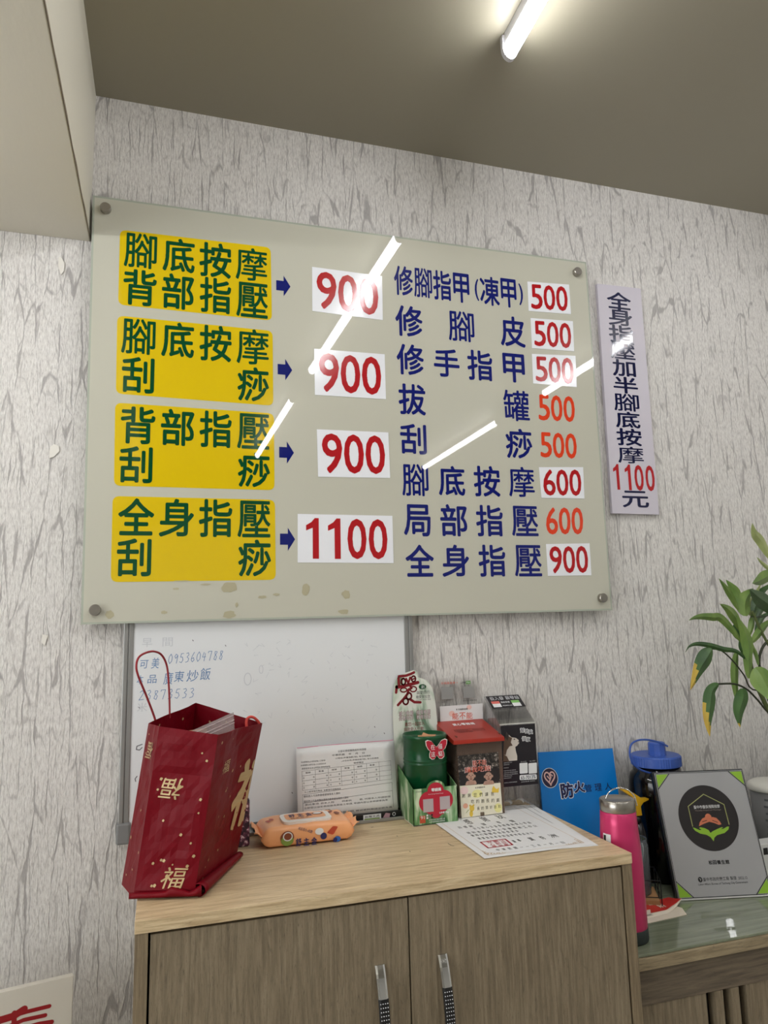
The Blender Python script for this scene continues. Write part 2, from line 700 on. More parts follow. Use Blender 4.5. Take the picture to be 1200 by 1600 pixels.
# assumed daylit window, out of view, added to explain the bright left of wall_back
M_winframe = mat('window_frame_grey', (150, 150, 150), 0.4, 0.4)
M_daypane = mat('assumed_daylight_pane', (235, 240, 245), 0.3)
_b = M_daypane.node_tree.nodes['Principled BSDF']
_b.inputs['Emission Color'].default_value = (0.95, 0.98, 1.0, 1)
_b.inputs['Emission Strength'].default_value = DAYLIGHT
mb = MB()
for y_ in (WY0, (WY0 + WY1) / 2 - .02, WY1 - .04):
    mb.box((-2.48, y_, WZ0), (-2.42, y_ + .04, WZ1))
for z_ in (WZ0, WZ1 - .04):
    mb.box((-2.48, WY0 + .04, z_), (-2.42, (WY0 + WY1) / 2 - .0201, z_ + .04))
    mb.box((-2.48, (WY0 + WY1) / 2 + .0201, z_), (-2.42, WY1 - .0401, z_ + .04))
wn = struct(mb.build('assumed_window_1', M_winframe))
MB().box((-2.465, WY0 + .04, WZ0 + .04), (-2.455, WY1 - .04, WZ1 - .04)).build('pane', M_daypane, wn)
struct(MB().box((3.4, -4.7, 0), (3.5, 0, ZC + 0.1)).build('wall_right', M_paint))
struct(MB().box((-2.5, -4.8, 0), (3.5, -4.7, ZC + 0.1)).build('wall_rear', M_paint))
struct(MB().box((-2.5, -4.8, -0.1), (3.5, 0.12, 0)).build('floor', M_floor))
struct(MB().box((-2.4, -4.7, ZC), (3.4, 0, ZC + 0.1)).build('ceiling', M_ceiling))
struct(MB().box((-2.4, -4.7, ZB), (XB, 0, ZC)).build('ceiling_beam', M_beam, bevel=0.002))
# chipped plaster along the beam's lower arris
rng = random.Random(4)
mb = MB()
fr = Fr((XB, 0, ZB), (0, 1, 0), (0, 0, 1))
pts_lo, pts_hi = [], []
for k in range(60):
    y = -0.01 - k * 0.0125
    a = 0.5 + 0.5 * noise.noise(Vector((y * 14, 3.1, 0)))
    pts_hi.append((y, 0.002 + 0.011 * a * (1 if k < 52 else 0.4)))
    pts_lo.append((y, 0.001))
mb.prism(fr, pts_lo + pts_hi[::-1], 0.0, 0.0012)
struct(mb.build('trim_1', M_plaster))

# ------------------------------------------------------------------ ceiling tubes
M_tube = mat('lit_diffuser', (255, 255, 255), 0.4)
_b = M_tube.node_tree.nodes['Principled BSDF']
_b.inputs['Emission Color'].default_value = (*TUBE_COLOR, 1)
_b.inputs['Emission Strength'].default_value = TUBE_POWER
M_lampbody = mat('lamp_body', (205, 205, 210), 0.4)


def tube_light(x0, y0, x1, y1, label, zc=ZC):
    t = thing('tube_light', ((x0 + x1) / 2, (y0 + y1) / 2, zc), label, 'ceiling light', 'LED tubes on the ceiling')
    d = Vector((x1 - x0, y1 - y0, 0)).normalized()
    s = Vector((-d.y, d.x, 0))
    L = math.hypot(x1 - x0, y1 - y0)
    o = Vector((x0, y0, zc))
    fr = Fr(o, d, s)          # normal is +z
    MB().fbox(fr, 0.012, -0.013, -0.030, L - 0.012, 0.013, 0).build('housing', M_lampbody, t, bevel=0.002)
    prof = [(0.015 * math.cos(a), -0.030 - 0.024 * math.sin(a)) for a in [math.pi * k / 12 for k in range(13)]]
    mb = MB()
    vs = [fr.pt(a, p[0], p[1]) for a in (0.008, L - 0.008) for p in prof]
    n = len(prof)
    mb.add(vs, [(i, i + 1, n + i + 1, n + i) for i in range(n - 1)] + [(n - 1, 0, n, 2 * n - 1)], 0, True)
    mb.build('diffuser', M_tube, t)
    for a0 in (0.0, L - 0.010):
        mb = MB()
        vs = [fr.pt(a, p[0] * 1.08, p[1]) for a in (a0, a0 + 0.010) for p in [(0.015, -0.002)] + prof + [(-0.015, -0.002)]]
        n = len(prof) + 2
        mb.add(vs, [(i, (i + 1) % n, n + (i + 1) % n, n + i) for i in range(n)] + [list(range(n))[::-1], list(range(n, 2 * n))])
        mb.build('end_cap', M_lampbody, t)
    return t


tube_light(0.808, -0.385, 0.772, -1.57, 'lit white LED tube on the ceiling above the price board, nearest the bark wallpaper')
tube_light(0.758, -1.995, 0.731, -3.25, 'lit ceiling tube mirrored as a short streak over the third yellow panel of the board')
tube_light(1.979, -0.42, 1.986, -1.62, 'lit ceiling tube mirrored as a streak at the right edge of the price board')
tube_light(1.983, -2.147, 1.982, -3.39, 'lit ceiling tube mirrored as a slanting streak above the blue foot massage row')
tube_light(-0.46, -0.30, -0.50, -1.50, 'unseen lit tube assumed under the lowered ceiling at the left of the beam edge', ZB)  # out of view, assumed from the bright soffit and left end of wall_back

# ------------------------------------------------------------------ price board
BY = -0.030
bf = front(BY)
M_board = mat('off_white_glass', (196, 194, 179), 0.015, spec=0.55)
M_edge = mat('pale_glass_edge', (205, 212, 196), 0.05, trans=0.35)
M_yellow = mat('yellow_print', (222, 190, 14), 0.015, spec=0.55)
M_green = mat('green_print', (0, 72, 40), 0.015, spec=0.55)
M_blue = mat('blue_print', (14, 26, 108), 0.015, spec=0.55)
M_orange = mat('orange_red_print', (224, 66, 34), 0.015, spec=0.55)
M_sticker = mat('white_sticker', (238, 239, 244), 0.12, spec=0.5, bump=(60, 0.05, 0.002, (1, 1, 1)))
M_redprint = mat('red_print', (178, 22, 30), 0.12, spec=0.5, bump=(60, 0.05, 0.002, (1, 1, 1)))
M_stain = mat('yellowed_glue_residue', (178, 171, 143), 0.3)

board = thing('price_board', (0.6, BY, 1.317), 'large off-white glass price board with yellow panels and red prices, bolted to the wall', 'sign')
corners = [bf.px(145, 305), bf.px(916, 409.5), bf.px(957, 953.5), bf.px(126, 976)]
(a0, b1), (a1, b1r), (a1b, b0r), (a0b, b0) = corners
ins = [(a0 + .004, b1 - .004), (a1 - .004, b1r - .004), (a1b - .004, b0r + .004), (a0b + .004, b0 + .004)]
MB().prism(bf, ins, -0.0075, -0.0004).build('painted_pane', M_board, board)
mb = MB()
for i in range(4):
    j = (i + 1) % 4
    mb.prism(bf, [corners[i], corners[j], ins[j], ins[i]], -0.008, -0.0005)
mb.build('pane_edge', M_edge, board)
for x, y in ((164.6, 322.5), (904, 423), (148, 953), (944, 934)):
    p = PY(x, y, BY - 0.012)
    mb = MB()
    q = Fr(p, (1, 0, 0), (0, 0, 1))
    prof = [(0.0, 0.0), (0.0098, 0.0), (0.011, -0.0015), (0.011, -0.0115), (0.008, -0.0117)]
    vs, n = [], 28
    for r_, c in prof:
        for k in range(n):
            vs.append(q.pt(r_ * math.cos(2 * math.pi * k / n), r_ * math.sin(2 * math.pi * k / n), c))
    mb.add(vs, [(i * n + k, i * n + (k + 1) % n, (i + 1) * n + (k + 1) % n, (i + 1) * n + k)[::-1] for i in range(len(prof) - 1) for k in range(n)])
    # spacer sleeve between pane and wall
    mb2 = MB().tube([(p.x, BY + 0.0082, p.z), (p.x, -0.0005, p.z)], 0.008, 16)
    bo = mb.build('standoff_bolt', M_steel, board)
    mb2.build('spacer', M_steel, bo)


def rounded(pts, r, n=5):
    out = []
    m = len(pts)
    for i in range(m):
        p, a, b = Vector(pts[i]), Vector(pts[i - 1]), Vector(pts[(i + 1) % m])
        u, v = (a - p).normalized(), (b - p).normalized()
        for k in range(n + 1):
            t = k / n
            q = (p + u * r) * (1 - t) ** 2 + p * 2 * t * (1 - t) + (p + v * r) * t ** 2
            out.append((q.x, q.y))
    return out


PANELS = [
    ([(187.5, 358.8), (423, 386.7), (425, 501), (184.6, 476)],
     [('腳', 220, 392, 50, 53), ('底', 279.6, 399, 49, 51), ('按', 336.7, 406.7, 49, 53), ('摩', 393, 413.3, 48, 50),
      ('背', 218.8, 449.6, 51, 55), ('部', 278, 455.8, 49, 54), ('指', 336.7, 461.7, 48, 54), ('壓', 394, 469, 48, 53)]),
    ([(183.3, 493), (426, 517), (427, 634), (181, 615)],
     [('腳', 216.7, 526, 52, 54), ('底', 278, 531, 50, 53), ('按', 337, 536.7, 49, 55), ('摩', 395, 542, 49, 54),
      ('刮', 215.8, 586, 50, 55), ('痧', 395.8, 600.4, 48, 52)]),
    ([(180, 629), (428, 646), (429, 766), (178, 759)],
     [('背', 215.8, 664.6, 53, 57), ('部', 277.5, 668, 51, 56), ('指', 337, 670.8, 49, 56), ('壓', 395.8, 674, 49, 54),
      ('刮', 212.5, 726, 51, 56), ('痧', 397, 734, 49, 53)]),
    ([(176, 775), (429.6, 781), (431, 906), (173, 909.6)],
     [('全', 213, 807.5, 55, 57), ('身', 276, 809, 53, 58), ('指', 337, 809.6, 51, 58), ('壓', 397, 811, 50, 56),
      ('刮', 209.6, 871, 53, 58), ('痧', 398, 871.7, 50, 56)]),
]
pl = ['yellow panel, topmost, green foot and back massage words', 'yellow panel, second, green foot massage and scraping words',
      'yellow panel, third, green back pressing and scraping words', 'yellow panel, lowest, green whole body and scraping words']
for (quad, chars), lb in zip(PANELS, pl):
    o = MB().flat(bf, rounded([bf.px(*p) for p in quad], 0.014), 0.0).build('yellow_panel', M_yellow, board)
    o['label'] = lb
    mb = MB()
    for ch, x, y, wp, hp in chars:
        mb.textpx(bf, ch, x, y, wp * 1.02, hp * 1.02, 0.0004, 0, 'round')
    mb.build('lettering', M_green, o)

for x, y in ((442.5, 446.7), (445, 577.5), (447.5, 707), (449, 842.5)):
    a, b = bf.px(x, y)
    s_ = 0.0158
    MB().flat(bf, [(a - s_, b + .012), (a + .001, b + .012), (a + .001, b + .025), (a + s_ * 1.05, b), (a + .001, b - .025), (a + .001, b - .012), (a - s_, b - .012)], 0.0).build('arrow', M_blue, board)

BLUE = [
    [('修', 630.4, 438.8, 29, 46), ('腳', 661, 442, 28, 46), ('指', 691, 446, 28, 46), ('甲', 720.8, 450, 25, 46), ('(', 744.8, 452.8, 6, 34),
     ('凍', 765, 454.8, 30, 45), ('甲', 794.8, 458, 24, 45), (')', 814, 460, 6, 34)],
    [('修', 639, 502, 42, 48), ('腳', 721, 510, 40, 47), ('皮', 801, 518, 38, 47)],
    [('修', 641, 562, 42, 48), ('手', 698, 567, 40, 44), ('指', 750, 571, 39, 47), ('甲', 803, 575, 34, 45)],
    [('拔', 644, 624, 42, 48), ('罐', 807, 634, 40, 48)],
    [('刮', 646, 686, 41, 47), ('痧', 811, 693, 41, 46)],
    [('腳', 649, 750, 41, 50), ('底', 706, 751, 41, 46), ('按', 761, 752, 41, 48), ('摩', 815, 753, 40, 47)],
    [('局', 652, 813, 42, 50), ('部', 709, 813, 42, 50), ('指', 765, 813.6, 42, 49), ('壓', 820, 814, 41, 47)],
    [('全', 656, 876, 44, 50), ('身', 712, 876, 42, 50), ('指', 769, 876, 42, 50), ('壓', 825, 876, 42, 49)],
]
for row in BLUE:
    mb = MB()
    for ch, x, y, wp, hp in row:
        mb.textpx(bf, ch, x, y, wp, hp, 0.0, 0, 'round')
    o = mb.build('blue_lettering', M_blue, board)
    o['label'] = 'blue words ' + ''.join(r_[0] for r_ in row)


def bil(q, s, t):
    (x0, y0), (x1, y1), (x2, y2), (x3, y3) = q
    return ((x0 * (1 - s) + x1 * s) * (1 - t) + (x3 * (1 - s) + x2 * s) * t, (y0 * (1 - s) + y1 * s) * (1 - t) + (y3 * (1 - s) + y2 * s) * t)


STICK = [
    ('900', [(487.5, 417), (597, 431.7), (598, 500.4), (488, 486)], 1),
    ('900', [(490.8, 545), (601, 553.7), (603, 624), (492, 617)], 1),
    ('900', [(495, 670.8), (606.7, 675.8), (609.6, 747), (497, 745)], 1),
    ('1100', [(465, 803), (613, 806), (615, 880), (465, 879)], 1),
    ('500', [(824, 440), (889, 444.8), (892, 491), (826, 486)], 1),
    ('500', [(829, 497), (895, 502), (897, 549), (831, 544)], 1),
    ('500', [(831, 553), (899, 556), (901, 605), (833, 599)], 1),
    ('500', [(836, 612), (901, 616), (903, 664), (838, 660)], 0),
    ('500', [(839, 671), (904, 674), (906, 721), (841, 718)], 0),
    ('600', [(842, 730), (911, 730), (913, 779), (846, 778)], 1),
    ('600', [(848, 789), (914, 789), (916, 839), (850, 839)], 0),
    ('900', [(853, 850), (921, 849), (924, 899), (856, 900)], 1),
]
for txt, quad, white in STICK:
    q = [bf.px(*p) for p in quad]
    base = Vector(q[3])
    par = board
    c = 0.0
    if white:
        par = MB().prism(bf, q, 0.0, 0.0006).build('price_sticker', M_sticker, board)
        c = 0.001
    mb = MB()
    n = len(txt)
    for i, ch in enumerate(txt):
        V, F = glyph(ch, 'digit')
        lo, hi = V.min(0), V.max(0)
        s0, s1 = 0.05 + 0.90 * i / n, 0.05 + 0.90 * (i + 1) / n
        if ch == '1':
            s0, s1 = s0 + 0.035, s0 + 0.165
        else:
            s0, s1 = s0 + 0.012, s1 - 0.012
        out = []
        for x, y in V:
            s = s0 + (x - lo[0]) / (hi[0] - lo[0]) * (s1 - s0)
            t = 0.92 - (y - lo[1]) / (hi[1] - lo[1]) * 0.84
            a, b = bil(q, s, t)
            out.append(bf.pt(a, b, c))
        mb.add(out, F)
    mb.build('price_numerals', M_redprint if white else M_orange, par)

# tape residue along the lower part of the pane
mb = MB()
rng = random.Random(11)
for x, y, rw, rh in ((358, 918, 15, 10), (358, 961, 13, 7), (478, 921, 8, 11), (541, 929, 9, 8), (537, 956, 11, 5), (171, 960, 8, 7), (410, 933, 9, 3), (432, 929, 7, 2.5), (256, 957, 6, 3), (370, 945, 3, 5), (322, 913, 10, 2), (275, 920, 6, 2), (285, 908, 14, 1.2)):
    a, b = bf.px(x, y)
    k = 0.0012
    pts = []
    for j in range(14):
        t = 2 * math.pi * j / 14
        r_ = 0.75 + 0.35 * rng.random()
        pts.append((a + rw * k * r_ * math.cos(t) * 0.95, b + rh * k * r_ * math.sin(t)))
    mb.flat(bf, pts, 0.0001)
mb.build('glue_residue', M_stain, board)

# ------------------------------------------------------------------ narrow sign to the right
sf = front(-0.011)
M_strip = mat('pale_lilac_plastic', (206, 200, 210), 0.5, spec=0.3)
M_navy = mat('navy_print', (12, 18, 62), 0.07)
strip = thing('strip_sign', (1.307, -0.001, 1.563), 'narrow upright pale sign with navy words and red 1100 right of the glass price board', 'sign')
q = [sf.px(933, 443), sf.px(1001, 451), sf.px(1030, 804), sf.px(957, 802)]
MB().prism(sf, q, -0.0095, 0).build('panel', M_strip, strip, bevel=0.0008)
mb = MB()
for ch, x, y, wp, hp in (('全', 967, 470, 37, 26), ('身', 969, 495.5, 37, 27), ('指', 970.5, 522, 38, 27), ('壓', 973, 548, 38, 26), ('加', 975, 575, 36, 26), ('半', 977.5, 602, 38, 26),
                         ('腳', 979, 629, 39, 27), ('底', 981, 656, 38, 25), ('按', 983, 683, 39, 27), ('摩', 985.5, 711, 40, 26), ('元', 993, 780, 41, 26)):
    mb.textpx(sf, ch, x, y, wp, hp, 0.0004, 0, 'round')
mb.build('navy_lettering', M_navy, strip)
mb = MB()
for i, ch in enumerate('1100'):
    mb.textpx(sf, ch, 963 + 17.2 * i + (1 if i else 0), 745 + 0.8 * i, 9 if ch == '1' else 14, 40, 0.0004, 0, 'digit')
mb.build('red_numerals', M_redprint, strip)

# ------------------------------------------------------------------ whiteboard
M_wb = mat('whiteboard_enamel', (226, 228, 230), 0.16, spec=0.5)
M_faint = mat('faded_marker', (198, 201, 206), 0.5)
M_pen = mat('blue_marker', (96, 132, 176), 0.5)
M_pen2 = mat('grey_marker', (96, 96, 100), 0.5)
ZT0 = 0.900
wf = front(-0.0165)
wb = thing('whiteboard', (0.385, -0.001, 0.902), 'whiteboard with grey frame and blue handwriting, hung half behind the glass price board', 'whiteboard')
wx0, wx1, wz0, wz1 = 0.083, 0.689, 0.902, 1.36
MB().box((wx0 + .012, -0.0165, wz0 + .010), (wx1 - .012, -0.001, wz1 - .01)).build('writing_surface', M_wb, wb)
mb = MB()
mb.box((wx0, -0.021, wz0), (wx0 + .009, -0.001, wz1))
mb.box((wx0 + .009, -0.019, wz0), (wx0 + .019, -0.001, wz1))
mb.box((wx1 - .009, -0.021, wz0), (wx1, -0.001, wz1))
mb.box((wx1 - .019, -0.019, wz0), (wx1 - .009, -0.001, wz1))
mb.box((wx0 + .019, -0.021, wz0), (wx1 - .019, -0.001, wz0 + .012))
mb.box((wx0 + .019, -0.021, wz1 - .012), (wx1 - .019, -0.001, wz1))
mb.build('frame', M_alu, wb, bevel=0.0015)
mb = MB()
mb.box((wx0 - .003, -0.024, wz0 - .003), (wx0 + .023, -0.0005, wz0 + .036))
mb.build('corner_cap', mat('grey_corner_plastic', (128, 128, 128), 0.45), wb, bevel=0.004)


mb = MB()
tray = thing('pen_tray', (0.47, -0.042, ZT0), 'thin grey metal tray under the black case along the foot of the whiteboard', 'tray')
mb.box((0.300, -0.060, ZT0 + .0004), (0.642, -0.0213, ZT0 + .0042))
mb.box((0.300, -0.0625, ZT0 + .0004), (0.642, -0.0601, ZT0 + .0068))
mb.build('tray_body', M_alu, tray, bevel=0.0008)


def hand(mb, fr, strokes, mi=0, wd=0.0011):
    for st in strokes:
        mb.strokepx(fr, st, wd, 0.0002, mi)


DG = {  # hand-drawn digit strokes in a unit box, y down
    '0': [[(.5, 0), (.15, .3), (.1, .7), (.4, 1), (.8, .75), (.85, .3), (.5, 0)]],
    '9': [[(.8, .2), (.4, .05), (.15, .3), (.4, .5), (.8, .2), (.75, .6), (.65, 1)]],
    '5': [[(.8, .02), (.3, .05), (.2, .42), (.6, .4), (.8, .7), (.5, 1), (.1, .9)]],
    '3': [[(.2, .08), (.6, 0), (.75, .2), (.4, .45), (.8, .6), (.7, .9), (.2, 1)]],
    '2': [[(.15, .2), (.5, 0), (.8, .2), (.5, .6), (.1, 1), (.9, .92)]],
    '6': [[(.65, 0), (.25, .45), (.15, .8), (.45, 1), (.8, .8), (.6, .55), (.2, .7)]],
    '4': [[(.35, .1), (.1, .6), (.8, .55)], [(.65, .2), (.55, 1)]],
    '7': [[(.05, .2), (.1, .05), (.8, .02), (.5, 1)]],
    '8': [[(.7, .1), (.3, .1), (.3, .35), (.75, .65), (.6, 1), (.2, .9), (.35, .55), (.75, .2), (.7, .1)]],
}


def hand_digits(mb, fr, txt, x, y, dx, dy, wd, mi=0, hh=15):
    for i, ch in enumerate(txt):
        for st in DG.get(ch, []):
            mb.strokepx(fr, [(x + i * dx + px_ * dx * 0.8 + (0.5 - py_) * 2, y + i * dy + py_ * hh) for px_, py_ in st], wd, 0.0002, mi)


mb = MB()
hand_digits(mb, wf, '0953604788', 263, 1022, 8.8, -0.7, 0.0011, 0)
hand_digits(mb, wf, '23873533', 217, 1079, 11.2, -0.55, 0.0011, 0)
for ch, x, y, wp, hp in (('可', 225, 1038, 13, 13), ('美', 243, 1036, 12, 17), ('品', 238, 1061, 14, 13), ('本', 219, 1062, 10, 14), ('廣', 263, 1060, 14, 19), ('東', 280, 1057, 15, 17), ('炒', 301, 1056, 18, 18), ('飯', 321, 1053, 16, 19)):
    mb.textpx(wf, ch, x, y, wp, hp, 0.0002, 0, 'plain', shear=0.12)
mb.build('handwriting', M_pen, wb)
mb = MB()
mb.ring(wf, *wf.px(387, 1061), 0.007, 0.012, 0.0016, 0.0002, 0)
mb.ring(wf, *wf.px(408, 1046), 0.004, 0.008, 0.0012, 0.0002, 0)
rng = random.Random(3)
for k in range(70):
    x, y = rng.uniform(380, 610), rng.uniform(995, 1150)
    hand(mb, wf, [[(x, y), (x + rng.uniform(-5, 5), y + rng.uniform(-4, 6)), (x + rng.uniform(-6, 8), y + rng.uniform(-4, 8))]], 0, 0.0007)
for ch, x, y in (('米', 222, 1105), ('間', 262, 1003), ('早', 230, 1004)):
    mb.textpx(wf, ch, x, y, 16, 14, 0.0002, 0, 'plain')
mb.build('erased_writing', M_faint, wb)
mb = MB()
hand(mb, wf, [[(222, 1163), (214, 1166), (213, 1171), (218, 1172), (222, 1168)], [(214, 1213), (211, 1217), (212, 1221)]], 0, 0.0018)
for x, y in ((301, 1000), (352, 1008), (456, 1238), (217, 1105), (585, 1135), (600, 1145)):
    hand(mb, wf, [[(x, y), (x + 1, y + 1.5)]], 0, 0.0014)
mb.build('dark_marks', M_pen2, wb)

# ------------------------------------------------------------------ wooden cabinet
YF, XL, XR, ZT = -0.4129, 0.1293, 0.9395, 0.900
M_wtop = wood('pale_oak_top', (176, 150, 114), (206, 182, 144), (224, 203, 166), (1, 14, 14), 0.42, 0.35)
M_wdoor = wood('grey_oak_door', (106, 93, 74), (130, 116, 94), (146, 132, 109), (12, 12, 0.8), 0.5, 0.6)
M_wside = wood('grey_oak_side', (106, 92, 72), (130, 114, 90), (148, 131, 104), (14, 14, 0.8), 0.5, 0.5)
cab = thing('cabinet', ((XL + XR) / 2, YF / 2, 0), 'pale oak two-door cabinet with the red bag and donation boxes on top', 'cabinet')
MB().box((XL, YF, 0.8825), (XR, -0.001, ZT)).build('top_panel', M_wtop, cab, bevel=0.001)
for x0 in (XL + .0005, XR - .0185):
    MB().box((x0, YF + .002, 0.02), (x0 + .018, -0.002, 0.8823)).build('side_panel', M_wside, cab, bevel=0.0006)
mb = MB()
mb.box((XL + .0187, -0.012, 0.06), (XR - .0187, -0.003, 0.882))
mb.box((XL + .0187, YF + .026, 0.05), (XR - .0187, -0.013, 0.066))
mb.box((XL + .0187, YF + .06, 0.0), (XR - .0187, YF + .07, 0.05))
mb.box((XL + .0187, YF + .024, 0.861), (XR - .0187, YF + .06, 0.882))
mb.build('carcass', M_gap, cab)
M_crystal = mat('white_crystal', (240, 240, 245), 0.1)
XM = 0.5325
for k, (x0, x1, hx) in enumerate(((XL + .0215, XM - .0010, 0.4835), (XM + .0010, XR - .0215, 0.5855))):
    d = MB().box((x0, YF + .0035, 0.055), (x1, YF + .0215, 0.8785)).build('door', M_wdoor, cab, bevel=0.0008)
    # bowed chrome pull with a black band of crystals
    zt, L = 0.790, 0.20
    hw = 0.0075
    path = []
    for j in range(41):
        t = j / 40
        path.append((zt - L * t, 0.001 + 0.026 * math.sin(math.pi * t) ** 0.8))
    def pull(j0, j1, w_, off=0.0):
        mb = MB()
        vs = []
        for j in range(j0, j1 + 1):
            z, c = path[j]
            yb = YF + .0035 - c - off
            for xx, yy in ((-w_, 0.003), (-w_, 0), (-w_ * .6, -0.0016), (w_ * .6, -0.0016), (w_, 0), (w_, 0.003)):
                vs.append((hx + xx, yb + yy, z))
        fs = []
        for j in range(j1 - j0):
            for i in range(6):
                fs.append((j * 6 + i, (j + 1) * 6 + i, (j + 1) * 6 + (i + 1) % 6, j * 6 + (i + 1) % 6))
        fs += [list(range(6)), list(range((j1 - j0) * 6, (j1 - j0) * 6 + 6))[::-1]]
        return mb.add(vs, fs)
    h = pull(0, 40, hw).build('handle', M_chrome, d)
    mb = pull(8, 32, hw * 1.05, 0.0005)
    # crystals set into the band
    for j in range(9, 32):
        for i in range(4):
            z, c = path[j]
            x = hx + (i - 1.5) * 0.0036
            yb = YF + .0035 - c - .0023
            s_ = 0.0010
            mb.add([(x - s_, yb, z), (x, yb, z - s_), (x + s_, yb, z), (x, yb, z + s_), (x, yb - .0008, z)], [(0, 1, 4), (1, 2, 4), (2, 3, 4), (3, 0, 4)], 1)
    mb.build('crystal_band', [M_black, M_crystal], h)['label'] = 'black band set with white crystals'
# crumbs and scratches on the top are part of it
mb = MB()
tf = Fr((0, 0, ZT), (1, 0, 0), (0, 1, 0))
hand(mb, tf, [[(700, 1318), (705, 1321), (709, 1322)], [(620, 1306), (621, 1307)], [(580, 1293), (583, 1292)], [(690, 1306), (691, 1306)], [(640, 1330), (641, 1331)]], 0, 0.0014)
mb.build('scratch_marks', M_ink, cab)

# ------------------------------------------------------------------ desk with glass sheet
ZD = 0.716
DX0, DX1, DYF = 0.9425, 2.2, -0.385
M_dtop = wood('oak_desk_edge', (120, 106, 82), (150, 134, 106), (168, 152, 122), (1, 14, 14), 0.45, 0.5)
M_drawer = wood('brown_oak_apron', (84, 74, 62), (106, 94, 78), (122, 108, 90), (0.8, 12, 12), 0.5, 0.5)
desk = thing('desk', (1.57, -0.19, 0), 'low oak desk with slatted front standing right of the cabinet', 'desk')
MB().box((DX0, DYF, ZD - .020), (DX1, -0.002, ZD)).build('desktop', M_dtop, desk, bevel=0.0012)
MB().box((DX0 + .002, DYF + .010, 0.636), (DX1 - .02, DYF + .028, ZD - .0202)).build('apron', M_drawer, desk, bevel=0.0008)
mb = MB()
mb.box((DX0 + .002, DYF + .012, 0.05), (1.099, DYF + .030, 0.6355))
mb.box((1.187, DYF + .012, 0.05), (1.9, DYF + .030, 0.6355))
mb.build('front_panel', M_wdoor, desk, bevel=0.0008)
for x0 in (1.1165, 1.1515):
    MB().box((x0, DYF + .010, 0.05), (x0 + .0175, DYF + .030, 0.6355)).build('slat', M_wdoor, desk, bevel=0.0008)
mb = MB()
mb.box((DX0 + .002, DYF + .06, 0.0), (DX0 + .02, -0.01, ZD - .021))
mb.box((1.9, DYF + .012, 0.0), (1.918, -0.01, ZD - .021))
mb.box((DX0 + .022, DYF + .09, 0.04), (1.898, DYF + .10, 0.6355))
mb.build('inner_carcass', M_gap, desk)
# glass sheet, with papers under it
def desk_glass():
    m = mat('green_desk_glass', (126, 138, 116), 0.012, spec=0.6)
    nt = m.node_tree
    b = nt.nodes['Principled BSDF']
    n = noise_node(nt, 9, (1, 1, 1), 2, 0.5, 0.3)
    bp = nt.nodes.new('ShaderNodeBump')
    bp.inputs['Strength'].default_value = 0.06
    bp.inputs['Distance'].default_value = 0.004
    nt.links.new(n, bp.inputs['Height'])
    nt.links.new(bp.outputs[0], b.inputs['Normal'])
    n2 = noise_node(nt, 6, (1, 12, 1), 5, 0.6, 0.4)
    c = ramp(nt, n2, [(0.3, lin((104, 112, 92))), (0.7, lin((138, 144, 122)))])
    nt.links.new(c, b.inputs['Base Color'])
    return m


ZG = ZD + 0.005
glass = thing('desk_glass', (1.57, -0.19, ZD), 'greenish glass sheet lying on the oak desktop', 'glass sheet')
M_glass = desk_glass()
MB().box((DX0 + .004, DYF + .004, ZD + .0003), (DX1 - .003, -0.004, ZG)).build('glass_pane', M_glass, glass, bevel=0.0008)
gf = Fr((0, 0, ZG), (1, 0, 0), (0, 1, 0))
M_under = mat('paper_seen_through_glass', (112, 120, 104), 0.03, spec=0.6)
M_under2 = mat('print_seen_through_glass', (70, 80, 66), 0.03, spec=0.6)
# ------------------------------------------------------------------ red paper gift bag
M_bag = mat('crimson_paper', (112, 3, 20), 0.45, spec=0.16)
nt = M_bag.node_tree
_n = noise_node(nt, 420, (1, 1, 0.02), 1)
_n2 = noise_node(nt, 26, (1, 1, 1), 4)
_bp = nt.nodes.new('ShaderNodeBump')
_bp.inputs['Strength'].default_value = 0.35
_bp.inputs['Distance'].default_value = 0.002
nt.links.new(math_node(nt, 'ADD', math_node(nt, 'MULTIPLY', _n, 0.25), _n2), _bp.inputs['Height'])
nt.links.new(_bp.outputs[0], nt.nodes['Principled BSDF'].inputs['Normal'])
M_gold = mat('gold_print', (196, 170, 126), 0.45, 0.3)
M_rope = mat('red_rope', (150, 36, 44), 0.7, bump=(300, 0.5, 0.001, (1, 1, 3)))
M_rope2 = mat('coral_rope', (205, 70, 60), 0.7)
BB = [Vector(p) for p in ((0.1035, -0.253, ZT + .001), (0.1235, -0.322, ZT + .001), (0.2120, -0.349, ZT + .001), (0.2900, -0.184, ZT + .001), (0.192, -0.105, ZT + .001))]
BT = [Vector(p) for p in ((0.1381, -0.25, 1.1474), (0.1558, -0.315, 1.1492), (0.2449, -0.35, 1.1352), (0.3333, -0.20, 1.129), (0.2193, -0.12, 1.1638))]
cen = sum((a + b for a, b in zip(BB, BT)), Vector()) / 10


